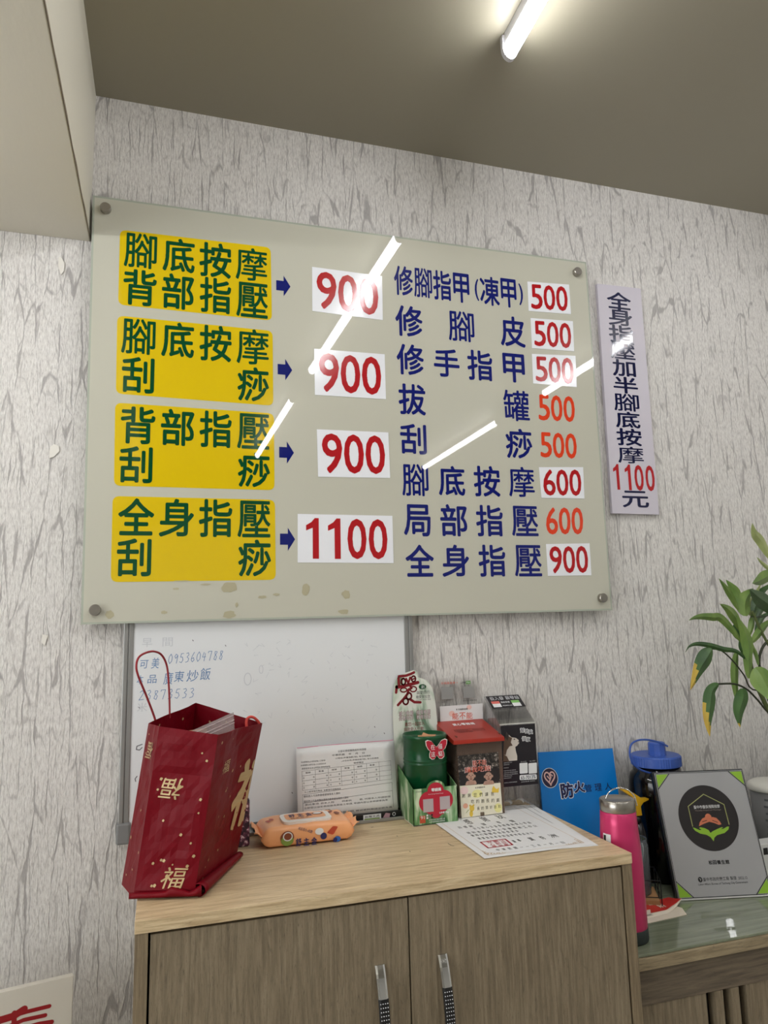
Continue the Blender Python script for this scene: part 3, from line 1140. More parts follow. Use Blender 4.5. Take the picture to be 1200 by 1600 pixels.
def bag_pt(e, s, t, off=0.0):
    """point on bag panel e (0..4), s along it, t up it"""
    s = min(0.985, max(0.015, s)) if off else s
    b = BB[e].lerp(BB[(e + 1) % 5], s)
    p = b.lerp(BT[e].lerp(BT[(e + 1) % 5], s), t)
    u = (BT[(e + 1) % 5] + BB[(e + 1) % 5] - BT[e] - BB[e]).normalized()
    n = u.cross(Vector((0.13, 0, 1))).normalized()
    q = Vector((p.x * 11, p.y * 11, p.z * 13))
    damp = min(1, 6 * s * (1 - s)) * min(1, t * 8)
    k = (0.0042 * noise.noise(q) + 0.002 * noise.noise(q * 2.7) + 0.0016 * noise.noise(q * 6)) * damp
    if e == 1:   # crosswise fold and pinch of the narrow panel
        k -= 0.003 * math.exp(-((t - 0.70 - 0.05 * s) / 0.03) ** 2) * damp
        k += 0.004 * math.exp(-((t - 0.05) / 0.05) ** 2) * min(1, 5 * s * (1 - s))
    if e == 2:
        k -= 0.006 * math.exp(-((s - 0.55) / 0.25) ** 2) * min(1, t * 3)
    return p + n * (k + off)


bag = thing('gift_bag', (0.2, -0.24, ZT), 'crimson paper gift bag with gold characters on the left end of the cabinet', 'bag')
mb = MB()
NS, NT = 10, 22
ring = [(e, i / NS) for e in range(5) for i in range(NS)]
vs = [bag_pt(e, s, j / NT) for j in range(NT + 1) for e, s in ring]
n = len(ring)
fs = [(j * n + i, j * n + (i + 1) % n, (j + 1) * n + (i + 1) % n, (j + 1) * n + i) for j in range(NT) for i in range(n)]
fs.append(list(range(n))[::-1])
mb.add(vs, fs, 0, False)
body = mb.build('paper_body', M_bag, bag)
md = body.modifiers.new('paper', 'SOLIDIFY')
md.thickness = 0.0006
md.offset = -1


def bag_text(mb, ch, e, s0, t0, ws, ht, rot, style='light', mi=0):
    V, F = glyph(ch, style)
    lo, hi = V.min(0), V.max(0)
    out = []
    for x, y in V:
        p, q = (x - (lo[0] + hi[0]) / 2) / (hi[0] - lo[0]), (y - (lo[1] + hi[1]) / 2) / (hi[1] - lo[1])
        p += 0.18 * q
        p2, q2 = p * math.cos(rot) - q * math.sin(rot), p * math.sin(rot) + q * math.cos(rot)
        out.append(bag_pt(e, s0 + p2 * ws, t0 + q2 * ht, 0.0009))
    mb.add(out, F, mi)


for args in (('福', 1, 0.36, 0.635, 0.36, 0.125, math.pi), ('福', 1, 0.62, 0.115, 0.38, 0.12, 0.0), ('福', 2, 0.29, 0.76, 0.16, 0.085, 0.1),
             ('福', 2, 0.97, 0.50, 0.62, 0.50, 0.0, 'heavy'), ('福', 0, 0.55, 0.84, 0.5, 0.11, math.pi)):
    mb = MB()
    bag_text(mb, *args[:7], *(args[7:] or ('plain' if args[4] < .2 else 'light',)))
    mb.build('gold_character', M_gold, body)
mb = MB()
rng = random.Random(8)
for e, cnt in ((0, 8), (1, 20), (2, 16), (3, 5)):
    for k in range(cnt):
        s, t, r_ = rng.uniform(0.08, 0.92), rng.uniform(0.06, 0.97), rng.uniform(0.5, 1.15)
        L = (BB[(e + 1) % 5] - BB[e]).length
        mb.add([bag_pt(e, min(.99, max(.01, s + dx * r_ * 0.0026 / L)), t + dy * r_ * 0.011, 0.0009) for dx, dy in ((-1, -.5), (.3, -1), (1, .2), (.2, 1), (-.7, .6))], [(0, 1, 2, 3, 4)])
# flecks on the inside of the rear panels
for e, s, t in ((4, .3, .93), (4, .5, .88), (4, .75, .95), (3, .5, .93), (3, .75, .9), (4, .62, .82)):
    L = (BB[(e + 1) % 5] - BB[e]).length
    mb.add([bag_pt(e, s + dx * 0.0024 / L, t + dy * 0.010, -0.0016) for dx, dy in ((-1, -.5), (.3, -1), (1, .2), (.2, 1), (-.7, .6))], [(4, 3, 2, 1, 0)])
mb.build('gold_flecks', M_gold, body)
# loose folds of the bag's base
mb = MB()
a, b = BB[2] + Vector((0.004, -0.004, 0)), BB[3] + Vector((0.004, -0.003, 0))
vs = []
for i in range(13):
    p = a.lerp(b, i / 12)
    nrm = Vector((0.9, -0.42, 0))
    for k in range(9):
        t = k / 8 * math.pi * 1.15
        r_ = 0.0095 * (1 - 0.45 * i / 12)
        vs.append(p + nrm * (r_ * math.sin(t) * 1.3) + Vector((0, 0, r_ * (1 - math.cos(t)))) + nrm * 0.0015)
mb.add(vs, [(i * 9 + k, (i + 1) * 9 + k, (i + 1) * 9 + k + 1, i * 9 + k + 1) for i in range(12) for k in range(8)], 0, True)
vs = []
a, b = BB[1] + Vector((-.006, -.003, 0)), BB[2] + Vector((0.010, -0.004, 0))
for i in range(13):
    p = a.lerp(b, i / 12)
    for k in range(6):
        t = k / 5
        w_ = 0.016 * (0.6 + 0.4 * math.sin(i * 1.1) * (i > 6) + (0.3 if i > 8 else 0))
        vs.append(p + Vector((0.0, -0.006 * math.sin(t * math.pi) - 0.002, 0.0008 + w_ * t)))
mb.add(vs, [(i * 6 + k, (i + 1) * 6 + k, (i + 1) * 6 + k + 1, i * 6 + k + 1) for i in range(12) for k in range(5)], 0, True)
f_ = mb.build('base_fold', M_bag, bag)
md = f_.modifiers.new('paper', 'SOLIDIFY')
md.thickness = 0.0005


hp = [(243, 1128), (240, 1117), (229, 1088), (216, 1056), (213, 1040), (217, 1027), (228, 1020), (241, 1018), (253, 1024), (261, 1042), (264, 1075), (265, 1105), (265, 1122)]
P = [PY(x, y, -0.228 + (x - 240) / 25 * 0.036) for x, y in hp]
MB().tube(smooth_path(P), 0.0018, 8).build('rope_handle', M_rope, bag)
hp = [(386, 1140), (385, 1127), (389, 1121), (396, 1121), (403, 1127), (407, 1134)]
P = [PY(x, y, -0.205 + 0.002 * i) for i, (x, y) in enumerate(hp)]
MB().tube(smooth_path(P), 0.0026, 8).build('rope_handle', M_rope2, bag)

# things inside the bag
M_zip = clear('zip_bag_film', (0.93, 0.91, 0.91), 0.8, 0.12, 0.26, (0.90, 0.80, 0.78))
M_zipline = mat('zip_ridge', (222, 206, 206), 0.25)
zb_ = thing('zip_bag', (0.235, -0.25, 1.03), 'clear zip-lock bag sticking out of the red gift bag', 'plastic bag')
zf = Fr((0.198, -0.285, 1.02), (0.106, 0.075, 0.0), (0.0, 0.25, 1.0))
zq = [(0.0, 0.0), (0.112, 0.01), (0.1215, 0.133), (0.0, 0.107)]
MB().prism(zf, [(zq[0]), zq[1], zq[2], zq[3]], -0.0012, 0.0012).build('film', M_zip, zb_)
mb = MB()
for k in (0.004, 0.012, 0.017):
    mb.prism(zf, [(0.001, 0.107 - k - .0012), (0.120, 0.1325 - k - .0012), (0.120, 0.1325 - k), (0.001, 0.107 - k)], 0.0013, 0.0022)
mb.build('zip_strip', M_zipline, zb_)
M_kraft = mat('kraft_card', (172, 120, 84), 0.7)
ck = thing('kraft_packet', (0.19, -0.22, 0.97), 'brown packet inside the red gift bag behind the zip bag', 'packet')
kf = Fr((0.178, -0.262, 1.0), (0.106, 0.075, 0), (0, 0.1, 1))
MB().fbox(kf, 0.0, 0, -.016, 0.085, 0.128, -0.008).build('packet_body', M_kraft, ck, bevel=0.002)

# dark floral packet behind the bag
M_floral = mat('dark_floral_print', (58, 30, 52), 0.35)
nt = M_floral.node_tree
_c = ramp(nt, noise_node(nt, 90, (1, 1, 1), 3, 0.6), [(0.46, lin((46, 24, 44))), (0.56, lin((120, 60, 84))), (0.62, lin((226, 200, 206)))])
nt.links.new(_c, nt.nodes['Principled BSDF'].inputs['Base Color'])
fp = thing('floral_packet', (0.305, -0.105, ZT), 'small dark packet with pale floral print squeezed between red bag and orange wipes', 'packet')
MB().box((0.2915, -0.128, ZT + .0005), (0.3195, -0.09, 0.985)).build('packet_body', M_floral, fp, bevel=0.004)
MB().box((0.2925, -0.1255, 0.985), (0.3185, -0.0925, 0.989)).build('packet_rim', M_white, fp, bevel=0.001)

# ------------------------------------------------------------------ orange wet wipes pack
M_wipe = mat('peach_film', (248, 176, 122), 0.28, spec=0.5, bump=(28, 0.35, 0.004, (1, 1, 1)))
M_wink = mat('indigo_print', (40, 44, 100), 0.3)
M_wbrown = mat('brown_print', (138, 70, 44), 0.3)
M_wgreen = mat('green_tint_print', (132, 158, 70), 0.3)
M_wred = mat('rust_print', (196, 76, 50), 0.3)
M_wblue = mat('bright_blue_print', (52, 104, 180), 0.3)
wp = thing('wet_wipes', (0.425, -0.115, ZT), 'peach orange wet wipes pack with white flap lid on the cabinet beside the red bag', 'wet wipes')
wx0_, wx1_, wy0, wy1, wh = 0.338, 0.512, -0.160, -0.060, 0.0335


def wipe_pt(i, j, N=26, Mx=24):
    """closed pillow: i along the length, j round the section"""
    t = i / N
    x = wx0_ + (wx1_ - wx0_) * t
    e = abs(2 * t - 1)
    pinch = (1 - max(0, (e - 0.84) / 0.16) ** 2)
    a = 2 * math.pi * j / Mx
    ca, sa = math.cos(a), math.sin(a)
    k = 0.30
    yy = math.copysign(abs(ca) ** k, ca)
    zz = math.copysign(abs(sa) ** k, sa)
    hw, hh = (wy1 - wy0) / 2 * (0.93 + 0.07 * pinch), wh / 2 * (0.15 + 0.85 * pinch)
    wob = 0.0022 * noise.noise(Vector((x * 40, yy * 1.7, zz * 2))) + 0.0045 * noise.noise(Vector((x * 30, yy * 2.2 + 5, zz))) * max(0, e - 0.55) * 2
    z = ZT + 0.0008 + wh / 2 + hh * zz + (wob if zz > -0.5 else 0)
    if zz > 0:
        z += 0.003 * (1 - e * e)
    return Vector((x + 0.003 * noise.noise(Vector((yy * 2, zz * 2, t))) * (e > 0.9), (wy0 + wy1) / 2 + hw * yy + wob * 0.4, max(z, ZT + .0006)))


mb = MB()
N_, M_ = 26, 24
vs = [wipe_pt(i, j) for i in range(N_ + 1) for j in range(M_)]
fs = [(i * M_ + j, i * M_ + (j + 1) % M_, (i + 1) * M_ + (j + 1) % M_, (i + 1) * M_ + j) for i in range(N_) for j in range(M_)]
fs += [list(range(M_))[::-1], [N_ * M_ + j for j in range(M_)]]
mb.add(vs, fs, 0, True)
pk = mb.build('film_pack', M_wipe, wp)
for x0, sgn in ((wx0_, -1), (wx1_, 1)):   # crimped end seals
    mb = MB()
    vs = []
    for k in range(13):
        y = wy0 + 0.006 + (wy1 - wy0 - 0.012) * k / 12
        for q_ in range(4):
            vs.append((x0 + sgn * (q_ * 0.0042 + 0.002 * math.sin(k * 1.9) * q_ / 3 - .002), y, ZT + 0.021 + 0.0022 * math.sin(k * 1.3 + q_) * q_ / 2 + q_ * 0.003))
    mb.add(vs, [(k * 4 + q_, (k + 1) * 4 + q_, (k + 1) * 4 + q_ + 1, k * 4 + q_ + 1) for k in range(12) for q_ in range(3)], 0, True)
    o = mb.build('end_seal', M_wipe, wp)
    md = o.modifiers.new('film', 'SOLIDIFY')
    md.thickness = 0.001
zt_ = ZT + wh + 0.0052
lf = Fr((0.425, -0.112, zt_), (1, 0, 0), (0, 1, 0))
lidpts = rounded([(-.046, -.036), (.048, -.036), (.048, .026), (-.046, .026)], 0.016)
lid = MB().prism(lf, lidpts, -0.003, 0.0022).build('flap_lid', mat('white_lid_plastic', (240, 236, 230), 0.3), wp, bevel=0.001)
MB().flat(lf, rounded([(-.038, -.022), (.039, -.022), (.039, .020), (-.038, .020)], 0.010), 0.0025).build('lid_label', M_wipe, lid)
mb = MB()
for i, ch in enumerate('舒主金'):
    mb.text(lf, ch, -0.024 + 0.0165 * i, 0.004, 0.012, 0.022, 0.0029, 0, 'round')
mb.text(lf, '純水濕巾', -0.012, -0.0145, 0.034, 0.008, 0.0029, 0)
mb.ellipse(lf, 0.026, 0.006, 0.011, 0.009, 0.0028, 1)
mb.ellipse(lf, 0.026, 0.007, 0.008, 0.006, 0.0030, 2)
mb.build('lid_print', [M_wink, M_wbrown, M_white], lid)
mb = MB()
tf2 = Fr((0.425, -0.112, zt_ - 0.0016), (1, 0, 0), (0, 1, 0))
mb.text(tf2, '台灣在地的~尚讚!', -0.020, 0.034, 0.046, 0.010, 0, 2)
mb.ellipse(tf2, 0.012, 0.036, 0.007, 0.006, 0, 1)
for a, b, ra, rb, rot in ((0.037, 0.033, .004, .008, .4), (0.055, 0.024, .004, .010, -.5), (0.066, 0.012, .005, .009, .2), (-0.062, 0.012, .004, .006, .5), (-0.070, 0.0, .005, .006, 0)):
    mb.ellipse(tf2, a, b, ra, rb, 0, 3 if a > .05 else 0, rot=rot)
mb.build('top_print', [M_wred, M_wblue, M_wink, M_wbrown], pk)
ff = front(wy0 - 0.0011)
mb = MB()
z0 = ZT + 0.0165
mb.ellipse(ff, 0.384, z0 + .001, .0125, .0115, 0, 3, rot=.2)
mb.ellipse(ff, 0.384, z0 - .004, .0115, .009, .0001, 2)
mb.ellipse(ff, 0.385, z0 + .003, .009, .008, .0002, 5)
mb.ellipse(ff, 0.385, z0 + .003, .007, .006, .0003, 3)
mb.text(ff, '純淨濕巾~尚讚!', 0.418, z0 + .011, 0.028, 0.0055, 0, 0, rot=-0.35)
for i, ch in enumerate('舒主金'):
    mb.text(ff, ch, 0.405 + 0.0145 * i, z0 - .009 - .0005 * i, 0.0105, 0.0135, 0, 0, 'round')
mb.ellipse(ff, 0.444, z0 + .006, .008, .006, 0, 5)
mb.ellipse(ff, 0.452, z0 - .003, .006, .006, .0001, 0)
mb.flat(ff, rounded([(0.458, z0 + .002), (0.470, z0 + .013), (0.480, z0 + .011), (0.470, z0 - .003)], .003), 0, 4)
mb.ellipse(ff, 0.478, z0 - .011, .0065, .005, 0, 1)
mb.ellipse(ff, 0.474, z0 - .012, .004, .004, .0001, 0)
mb.build('front_print', [M_wink, M_wblue, M_wgreen, M_wbrown, M_wred, M_white], pk)

# ------------------------------------------------------------------ black booklet and form sheet against the whiteboard
bk = thing('pen_case', (0.49, -0.04, ZT + .0045), 'long flat black case with small labels lying below the white form', 'case')
MB().box((0.335, -0.0525, ZT + .0048), (0.640, -0.0225, ZT + .0160)).build('case_body', M_black, bk, bevel=0.001)
bkf = Fr((0, -0.0527, .0025), (1, 0, 0), (0, 0, 1))
mb = MB()
mb.rect(bkf, .558, ZT + .0015, .596, ZT + .012, 0, 1)
mb.text(bkf, '台灣文具', .577, ZT + .008, .032, .0045, .0002, 0)
mb.rect(bkf, .560, ZT + .0022, .593, ZT + .0045, .0001, 3)
mb.flat(bkf, [(.600, ZT + .003), (.606, ZT + .012), (.616, ZT + .010), (.614, ZT + .002)], 0, 2)
mb.ring(bkf, .624, ZT + .008, .003, .003, .0013, 0, 1)
mb.build('small_labels', [M_ink, M_white, mat('dusty_pink', (190, 150, 160), .6), M_wgreen], bk)

form = thing('form_sheet', (0.53, -0.04, ZT + .015), 'white printed form with a table, leaning on the whiteboard behind the wipes', 'form')
fo = Fr((0.424, -0.047, ZT + .0163), (0.2105, 0.0, 0.0), (0, 0.018, 0.137))
W_, H_ = 0.2105, 0.1385
mb = MB()
vs = []
for i in range(9):
    for j in range(9):
        vs.append(fo.pt(W_ * i / 8, H_ * j / 8 - (0.004 if i < 8 else .0) * (1 - j / 8) * 0, 0.0016 * math.sin(i / 8 * 4) * (j / 8) + .001))
mb.add(vs, [(i * 9 + j, (i + 1) * 9 + j, (i + 1) * 9 + j + 1, i * 9 + j + 1) for i in range(8) for j in range(8)], 0, True)
sh = mb.build('paper_sheet', M_white, form)
md = sh.modifiers.new('paper', 'SOLIDIFY')
md.thickness = 0.0004
md.offset = -1
M_print = mat('grey_print', (96, 96, 100), 0.7)
M_pink = mat('pink_edge', (226, 130, 160), 0.6)


def fc(i, j):
    return 0.0016 * math.sin(i * 4) * j + .0014


mb = MB()


def fline(x0, y0, x1, y1, wd, mi=0):
    n = 8
    for k in range(n):
        a0_, a1_ = x0 + (x1 - x0) * k / n, x0 + (x1 - x0) * (k + 1) / n
        b0_, b1_ = y0 + (y1 - y0) * k / n, y0 + (y1 - y0) * (k + 1) / n
        mb.stroke(fo, [(a0_ * W_, b0_ * H_), (a1_ * W_, b1_ * H_)], wd, fc((a0_ + a1_) / 2, (b0_ + b1_) / 2), mi)


def ftext(t, x, y, wd, ht):
    mb.text(fo, t, x * W_, y * H_, wd * W_, ht * H_, fc(x, y), 0)


ftext('公益彩券經銷商資料申請單', .56, .905, .29, .032)
ftext('中華民國    年    月    日', .52, .855, .33, .026)
ftext('申請類別(立即兌換) □現場', .165, .79, .24, .026)
ftext('□現金(申購張數7張), 每日限購數', .57, .805, .36, .026)
ftext('彩券種類(立即兌換) □立即型彩券', .165, .745, .25, .026)
ftext('□傳統型彩券(申購張數7張), 每日限購數', .62, .762, .42, .024)
ftext('購買者姓名及立即型彩券現場銷售', .19, .70, .28, .026)
ftext('聯絡電話', .62, .72, .1, .026)
for y in (.665, .60, .53, .46, .40):
    fline(.05, y - .0, .955, y + .045, 0.0004)
for x in (.05, .18, .31, .44, .57, .70, .83, .955):
    fline(x, .40 + .045 * x, x, .665 + .045 * x, 0.0004)
for x in (.11, .24, .37, .5, .63, .76):
    ftext('面額' if int(x * 100) % 26 == 11 else '數量', x, .635 + .045 * x, .05, .024)
for y in (.575, .505, .44):
    for x in (.065, .165, .295, .33, .42, .55, .59, .68, .8):
        ftext('元' if x in (.065, .33, .59) else '張', x, y + .04 * x - .01, .016, .022)
ftext('以上經濟現況無誤, 並願遵守相關規定', .25, .375, .36, .026)
for y in (.34, .225):
    fline(.05, y, .955, y + .055, 0.0005)
fline(.05, .345, .05, .05, 0.0005)
fline(.955, .395, .955, .05, 0.0005)
ftext('委託他人代為申請者請填寫本人資料', .24, .315, .36, .030)
ftext('委託他人代為申購者應親自簽章並出具本人資料', .28, .245, .44, .032)
ftext('委託事項: 茲本人因        特委託        君, 代理本人申請辦理', .5, .20, .86, .026)
ftext('立即型公益彩券經銷商資格之申請, 申請內容以本申請單為準', .48, .155, .84, .026)
ftext('受託人身分證統一編號:', .19, .10, .26, .026)
ftext('本人已詳閱並了解填寫說明, 確認資料無誤並願負責', .52, .05, .84, .026)
mb.build('printed_table', M_print, sh)
mb = MB()
mb.stroke(fo, [(0.002, H_ - .0005), (W_ * .5, H_ + .0008), (W_ - .002, H_ + .0008)], 0.0012, .0022, 0)
mb.build('pink_gum_edge', M_pink, sh)

# ------------------------------------------------------------------ green cardboard display and coin drum
def leafy():
    m = mat('leafy_card', (220, 226, 214), 0.5)
    nt = m.node_tree
    n = noise_node(nt, 16, (1, 1, 0.45), 3, 0.5, 1.4)
    c = ramp(nt, n, [(0.50, lin((228, 232, 222))), (0.57, lin((196, 210, 192))), (0.64, lin((112, 142, 116)))])
    nt.links.new(c, nt.nodes['Principled BSDF'].inputs['Base Color'])
    return m


def bamboo():
    m = mat('bamboo_print', (90, 140, 80), 0.45)
    nt = m.node_tree
    n = noise_node(nt, 30, (1.6, 1, 0.35), 4, 0.55, 0.8)
    c = ramp(nt, n, [(0.36, lin((46, 92, 50))), (0.50, lin((104, 152, 96))), (0.64, lin((206, 222, 190)))])
    nt.links.new(c, nt.nodes['Principled BSDF'].inputs['Base Color'])
    return m


M_leafy, M_bamboo = leafy(), bamboo()
M_card = mat('white_card', (232, 230, 222), 0.6)
M_dred = mat('dark_red_print', (130, 16, 28), 0.45)
M_rred = mat('heart_red_print', (186, 28, 52), 0.45)
M_lgreen = mat('deep_green_print', (24, 84, 46), 0.45)
st = thing('charity_display', (0.691, -0.07, ZT), 'green cardboard display with tall back panel and red love character holding the green drum', 'display')
SX0, SX1, SY0, SY1 = 0.6435, 0.7395, -0.1205, -0.0215
bpf = front(SY1 - 0.001)
outl = [(618, 1262), (617, 1195), (614, 1120), (614, 1083), (617, 1068), (620, 1059), (634, 1051), (647, 1047), (652, 1050), (653, 1058), (662, 1061), (668, 1064), (675, 1074), (680, 1095), (683, 1125), (686, 1165), (687, 1255)]
bp_ = MB().prismpx(bpf, outl, -0.0015, 0.0).build('back_panel', M_leafy, st)
mb = MB()
def lv(x, y):
    return (600 + x / 11.43, 1040 + y / 11.43)


LK = 0.00132 / 10.0      # metres per step of the tracing grid
for s_, w_ in (([(262, 192), (390, 180), (470, 152), (535, 122)], 42), ([(258, 222), (266, 340)], 42), ([(396, 235), (432, 318), (466, 212)], 34), ([(490, 252), (562, 226)], 24),
               ([(225, 385), (330, 372), (470, 335), (605, 300)], 52), ([(226, 375), (216, 480)], 44), ([(455, 345), (492, 398), (440, 432)], 40), ([(440, 425), (420, 505), (350, 595), (248, 705)], 42),
               ([(462, 596), (540, 652), (650, 655)], 42)):
    mb.stroke(bpf, [bpf.px(*lv(*p)) for p in s_], w_ * LK, 0.0003)
for x, y, rx, ry, w_ in ((345, 288, 36, 52, 30), (526, 236, 36, 46, 26), (350, 435, 55, 34, 22), (522, 420, 56, 42, 22), (445, 545, 44, 52, 28), (387, 640, 44, 48, 28)):
    mb.ring(bpf, *bpf.px(*lv(x, y)), rx * LK, ry * LK, w_ * LK, 0.00035)
mb.build('love_character', M_dred, bp_)
mb = MB()
mb.ellipse(bpf, *bpf.px(660, 1073), 0.0088, 0.0055, 0.0003, 1)
mb.textpx(bpf, '創', 660.5, 1073, 5, 5, 0.0006, 3)
mb.textpx(bpf, '與愛同行', 661, 1082, 20, 5.5, 0.0003, 0)
mb.textpx(bpf, '植愛常在您', 661, 1088.5, 22, 5, 0.0003, 0)
mb.textpx(bpf, 'LOVE YOU 365', 662, 1093, 22, 2, 0.0003, 0)
mb.textpx(bpf, '減少救援', 634.5, 1114.5, 23, 7.5, 0.0003, 2, 'heavy')
mb.textpx(bpf, '減少救援', 634.5, 1114.5, 22, 6.5, 0.0006, 3)
mb.textpx(bpf, '長者陪伴', 634.5, 1122, 23, 7.5, 0.0003, 2, 'heavy')
mb.textpx(bpf, '長者陪伴', 634.5, 1122, 22, 6.5, 0.0006, 3)
mb.textpx(bpf, '植有希望', 661.5, 1112.5, 22, 7.5, 0.0003, 2, 'heavy')
mb.textpx(bpf, '植有希望', 661.5, 1112.5, 21, 6.5, 0.0006, 3)
mb.textpx(bpf, '教育扶助', 661.5, 1120, 22, 7.5, 0.0003, 2, 'heavy')
mb.textpx(bpf, '教育扶助', 661.5, 1120, 21, 6.5, 0.0006, 3)
mb.textpx(bpf, '邀您一起加入', 648, 1131, 31, 6.5, 0.0003, 2)
mb.textpx(bpf, '捐款助人行動', 646.5, 1139, 31, 6.5, 0.0003, 2)
mb.build('panel_print', [M_ink, M_lgreen, M_dred, M_white], bp_)
# tray: floor, sides, front
mb = MB()
mb.box((SX0, SY0, ZT + .0004), (SX1, SY1, ZT + .002))
mb.build('tray_floor', M_card, st)
for x0 in (SX0, SX1 - .0014):
    sfp = Fr((x0, 0, 0), (0, 1, 0), (0, 0, 1))
    MB().prism(sfp, [(SY0, ZT + .002), (SY1 - .003, ZT + .002), (SY1 - .003, 1.003), (SY0, 0.9705)], 0, 0.0014).build('side_panel', M_bamboo, st)
tff = front(SY0)
top = [(SX0, .9705)]
arc = [(0.693 + 0.0195 * math.cos(math.pi - math.pi * k / 12), .9705 + 0.0135 * math.sin(math.pi * k / 12)) for k in range(13)]
tp = MB().prism(tff, [(SX0, ZT + .0006), (SX1, ZT + .0006), (SX1, .9705)] + arc[::-1] + top, -0.0014, 0.0).build('tray_front', M_bamboo, st)
mb = MB()
cx, cz = 0.6925, 0.948
mb.ellipse(tff, cx - 0.016, cz - .004, .0205, .0205, .0003, 0)
mb.ellipse(tff, cx + 0.017, cz - .003, .020, .0195, .00035, 0)
mb.ellipse(tff, cx, cz + .017, .0175, .0155, .0004, 0)
mb.flat(tff, [(cx - .031, cz - .017), (cx + .031, cz - .016), (cx + .004, cz - .036), (cx - .004, cz - .036)], .0002, 0)
mb.rect(tff, cx - .016, cz - .030, cx + .016, cz + .004, .00025, 0)
mb.rect(tff, cx - .028, cz - .023, cx - .006, cz + .002, .0007, 5)
mb.rect(tff, cx + .008, cz - .021, cx + .030, cz + .004, .0007, 5)
mb.text(tff, '零錢捐', cx + .001, cz + .0185, .021, .0068, .0007, 1, 'heavy')
mb.text(tff, 'One Change Makes Change', cx, cz + .0105, .032, .0022, .0007, 1)
mb.text(tff, 'LINE Pay', cx + .017, cz - .027, .021, .0045, .0007, 1, 'heavy')
mb.text(tff, '創世基金會 敬謝', .6575, .9655, .016, .002, .0003, 2)
mb.rect(tff, SX0 + .013, ZT + .005, SX0 + .025, ZT + .019, .0004, 3)
mb.text(tff, '91', SX0 + .019, ZT + .0155, .008, .006, .0007, 1)
mb.text(tff, '創世基金會 零錢捐愛心箱', .693, ZT + .0095, .034, .0026, .0004, 1)
mb.text(tff, '24小時服務專線及捐款帳號', .693, ZT + .0055, .034, .0026, .0004, 1)
for k in range(6):
    mb.rect(tff, SX0 + .0275 + .005 * (k % 3), ZT + .012 + .005 * (k // 3), SX0 + .031 + .005 * (k % 3), ZT + .0155 + .005 * (k // 3), .0004, (1, 4, 2)[k % 3])
mb.build('front_print', [M_rred, M_white, M_ink, mat('orange_print', (196, 84, 52), .45), mat('grey_tile_print', (120, 130, 120), .45), mat('pink_grey_square', (186, 172, 174), .5)], tp)

M_drum = mat('bottle_green_plastic', (8, 76, 42), 0.28, spec=0.5)
DXc, DYc = 0.690, -0.0705
dr = thing('coin_drum', (DXc, DYc, ZT + .002), 'round dark green coin drum standing in the cardboard display', 'coin box')
zb0 = ZT + .0022
MB().lathe(DXc, DYc, [(0, zb0), (.0415, zb0), (.0425, zb0 + .004), (.0425, zb0 + .045), (.0445, zb0 + .047), (.0445, zb0 + .108), (.0452, zb0 + .109), (.0460, zb0 + .111), (.0452, zb0 + .1135), (.0445, zb0 + .1145),
                      (.0452, zb0 + .1155), (.0462, zb0 + .1175), (.0452, zb0 + .120), (.0448, zb0 + .121), (.0448, zb0 + .158), (.0468, zb0 + .1595), (.0470, zb0 + .1655), (.0455, zb0 + .168), (.0435, zb0 + .1675), (.0430, zb0 + .1625), (0, zb0 + .1625)], 48).build('drum_body', M_drum, dr)
cf = Fr((DXc + .004, DYc, zb0 + .163), (1, 0, 0), (0, 1, 0))
mb = MB()
mb.flat(cf, [(-.022, -.014), (.012, -.020), (.024, .004), (.004, .012), (-.016, .008)], .0003)
mb.add([cf.pt(-.012, -.004, .0005), cf.pt(.010, -.008, .0005), cf.pt(-.004, .006, .006)], [(0, 1, 2)])
mb.build('coin_slot_paper', mat('tan_paper', (206, 150, 110), .6), dr)
bff = front(DYc - .0485)
bx, bz = bff.px(682, 1172)
mb = MB()
wing = [(0, .006), (.004, .010), (.010, .018), (.017, .0205), (.0215, .0185), (.0205, .010), (.0165, .002), (.0125, -.001), (.0145, -.006), (.0145, -.013), (.010, -.017), (.005, -.0165), (.0015, -.012), (0, -.009)]
ptsb = [(bx + a * 1.12, bz + b * 1.05) for a, b in wing] + [(bx - a * 1.12, bz + b * 1.05) for a, b in wing[::-1][1:-1]]
mb.prism(bff, ptsb, 0, .0012)
bt = mb.build('butterfly_tag', M_card, dr)
mb = MB()
mb.prism(bff, [(bx + (a - bx) * .93, bz + (b - bz) * .93) for a, b in ptsb], .0013, .0015)
b2 = mb.build('butterfly_print', M_rred, bt)
mb = MB()
for ch, a, b in (('在', -.0085, .0065), ('福', .0075, .007), ('這', -.0085, -.0075), ('惦', .0075, -.007)):
    mb.text(bff, ch, bx + a, bz + b, .0092, .0105, .0019, 0, 'light')
mb.build('white_lettering', M_white, bt)

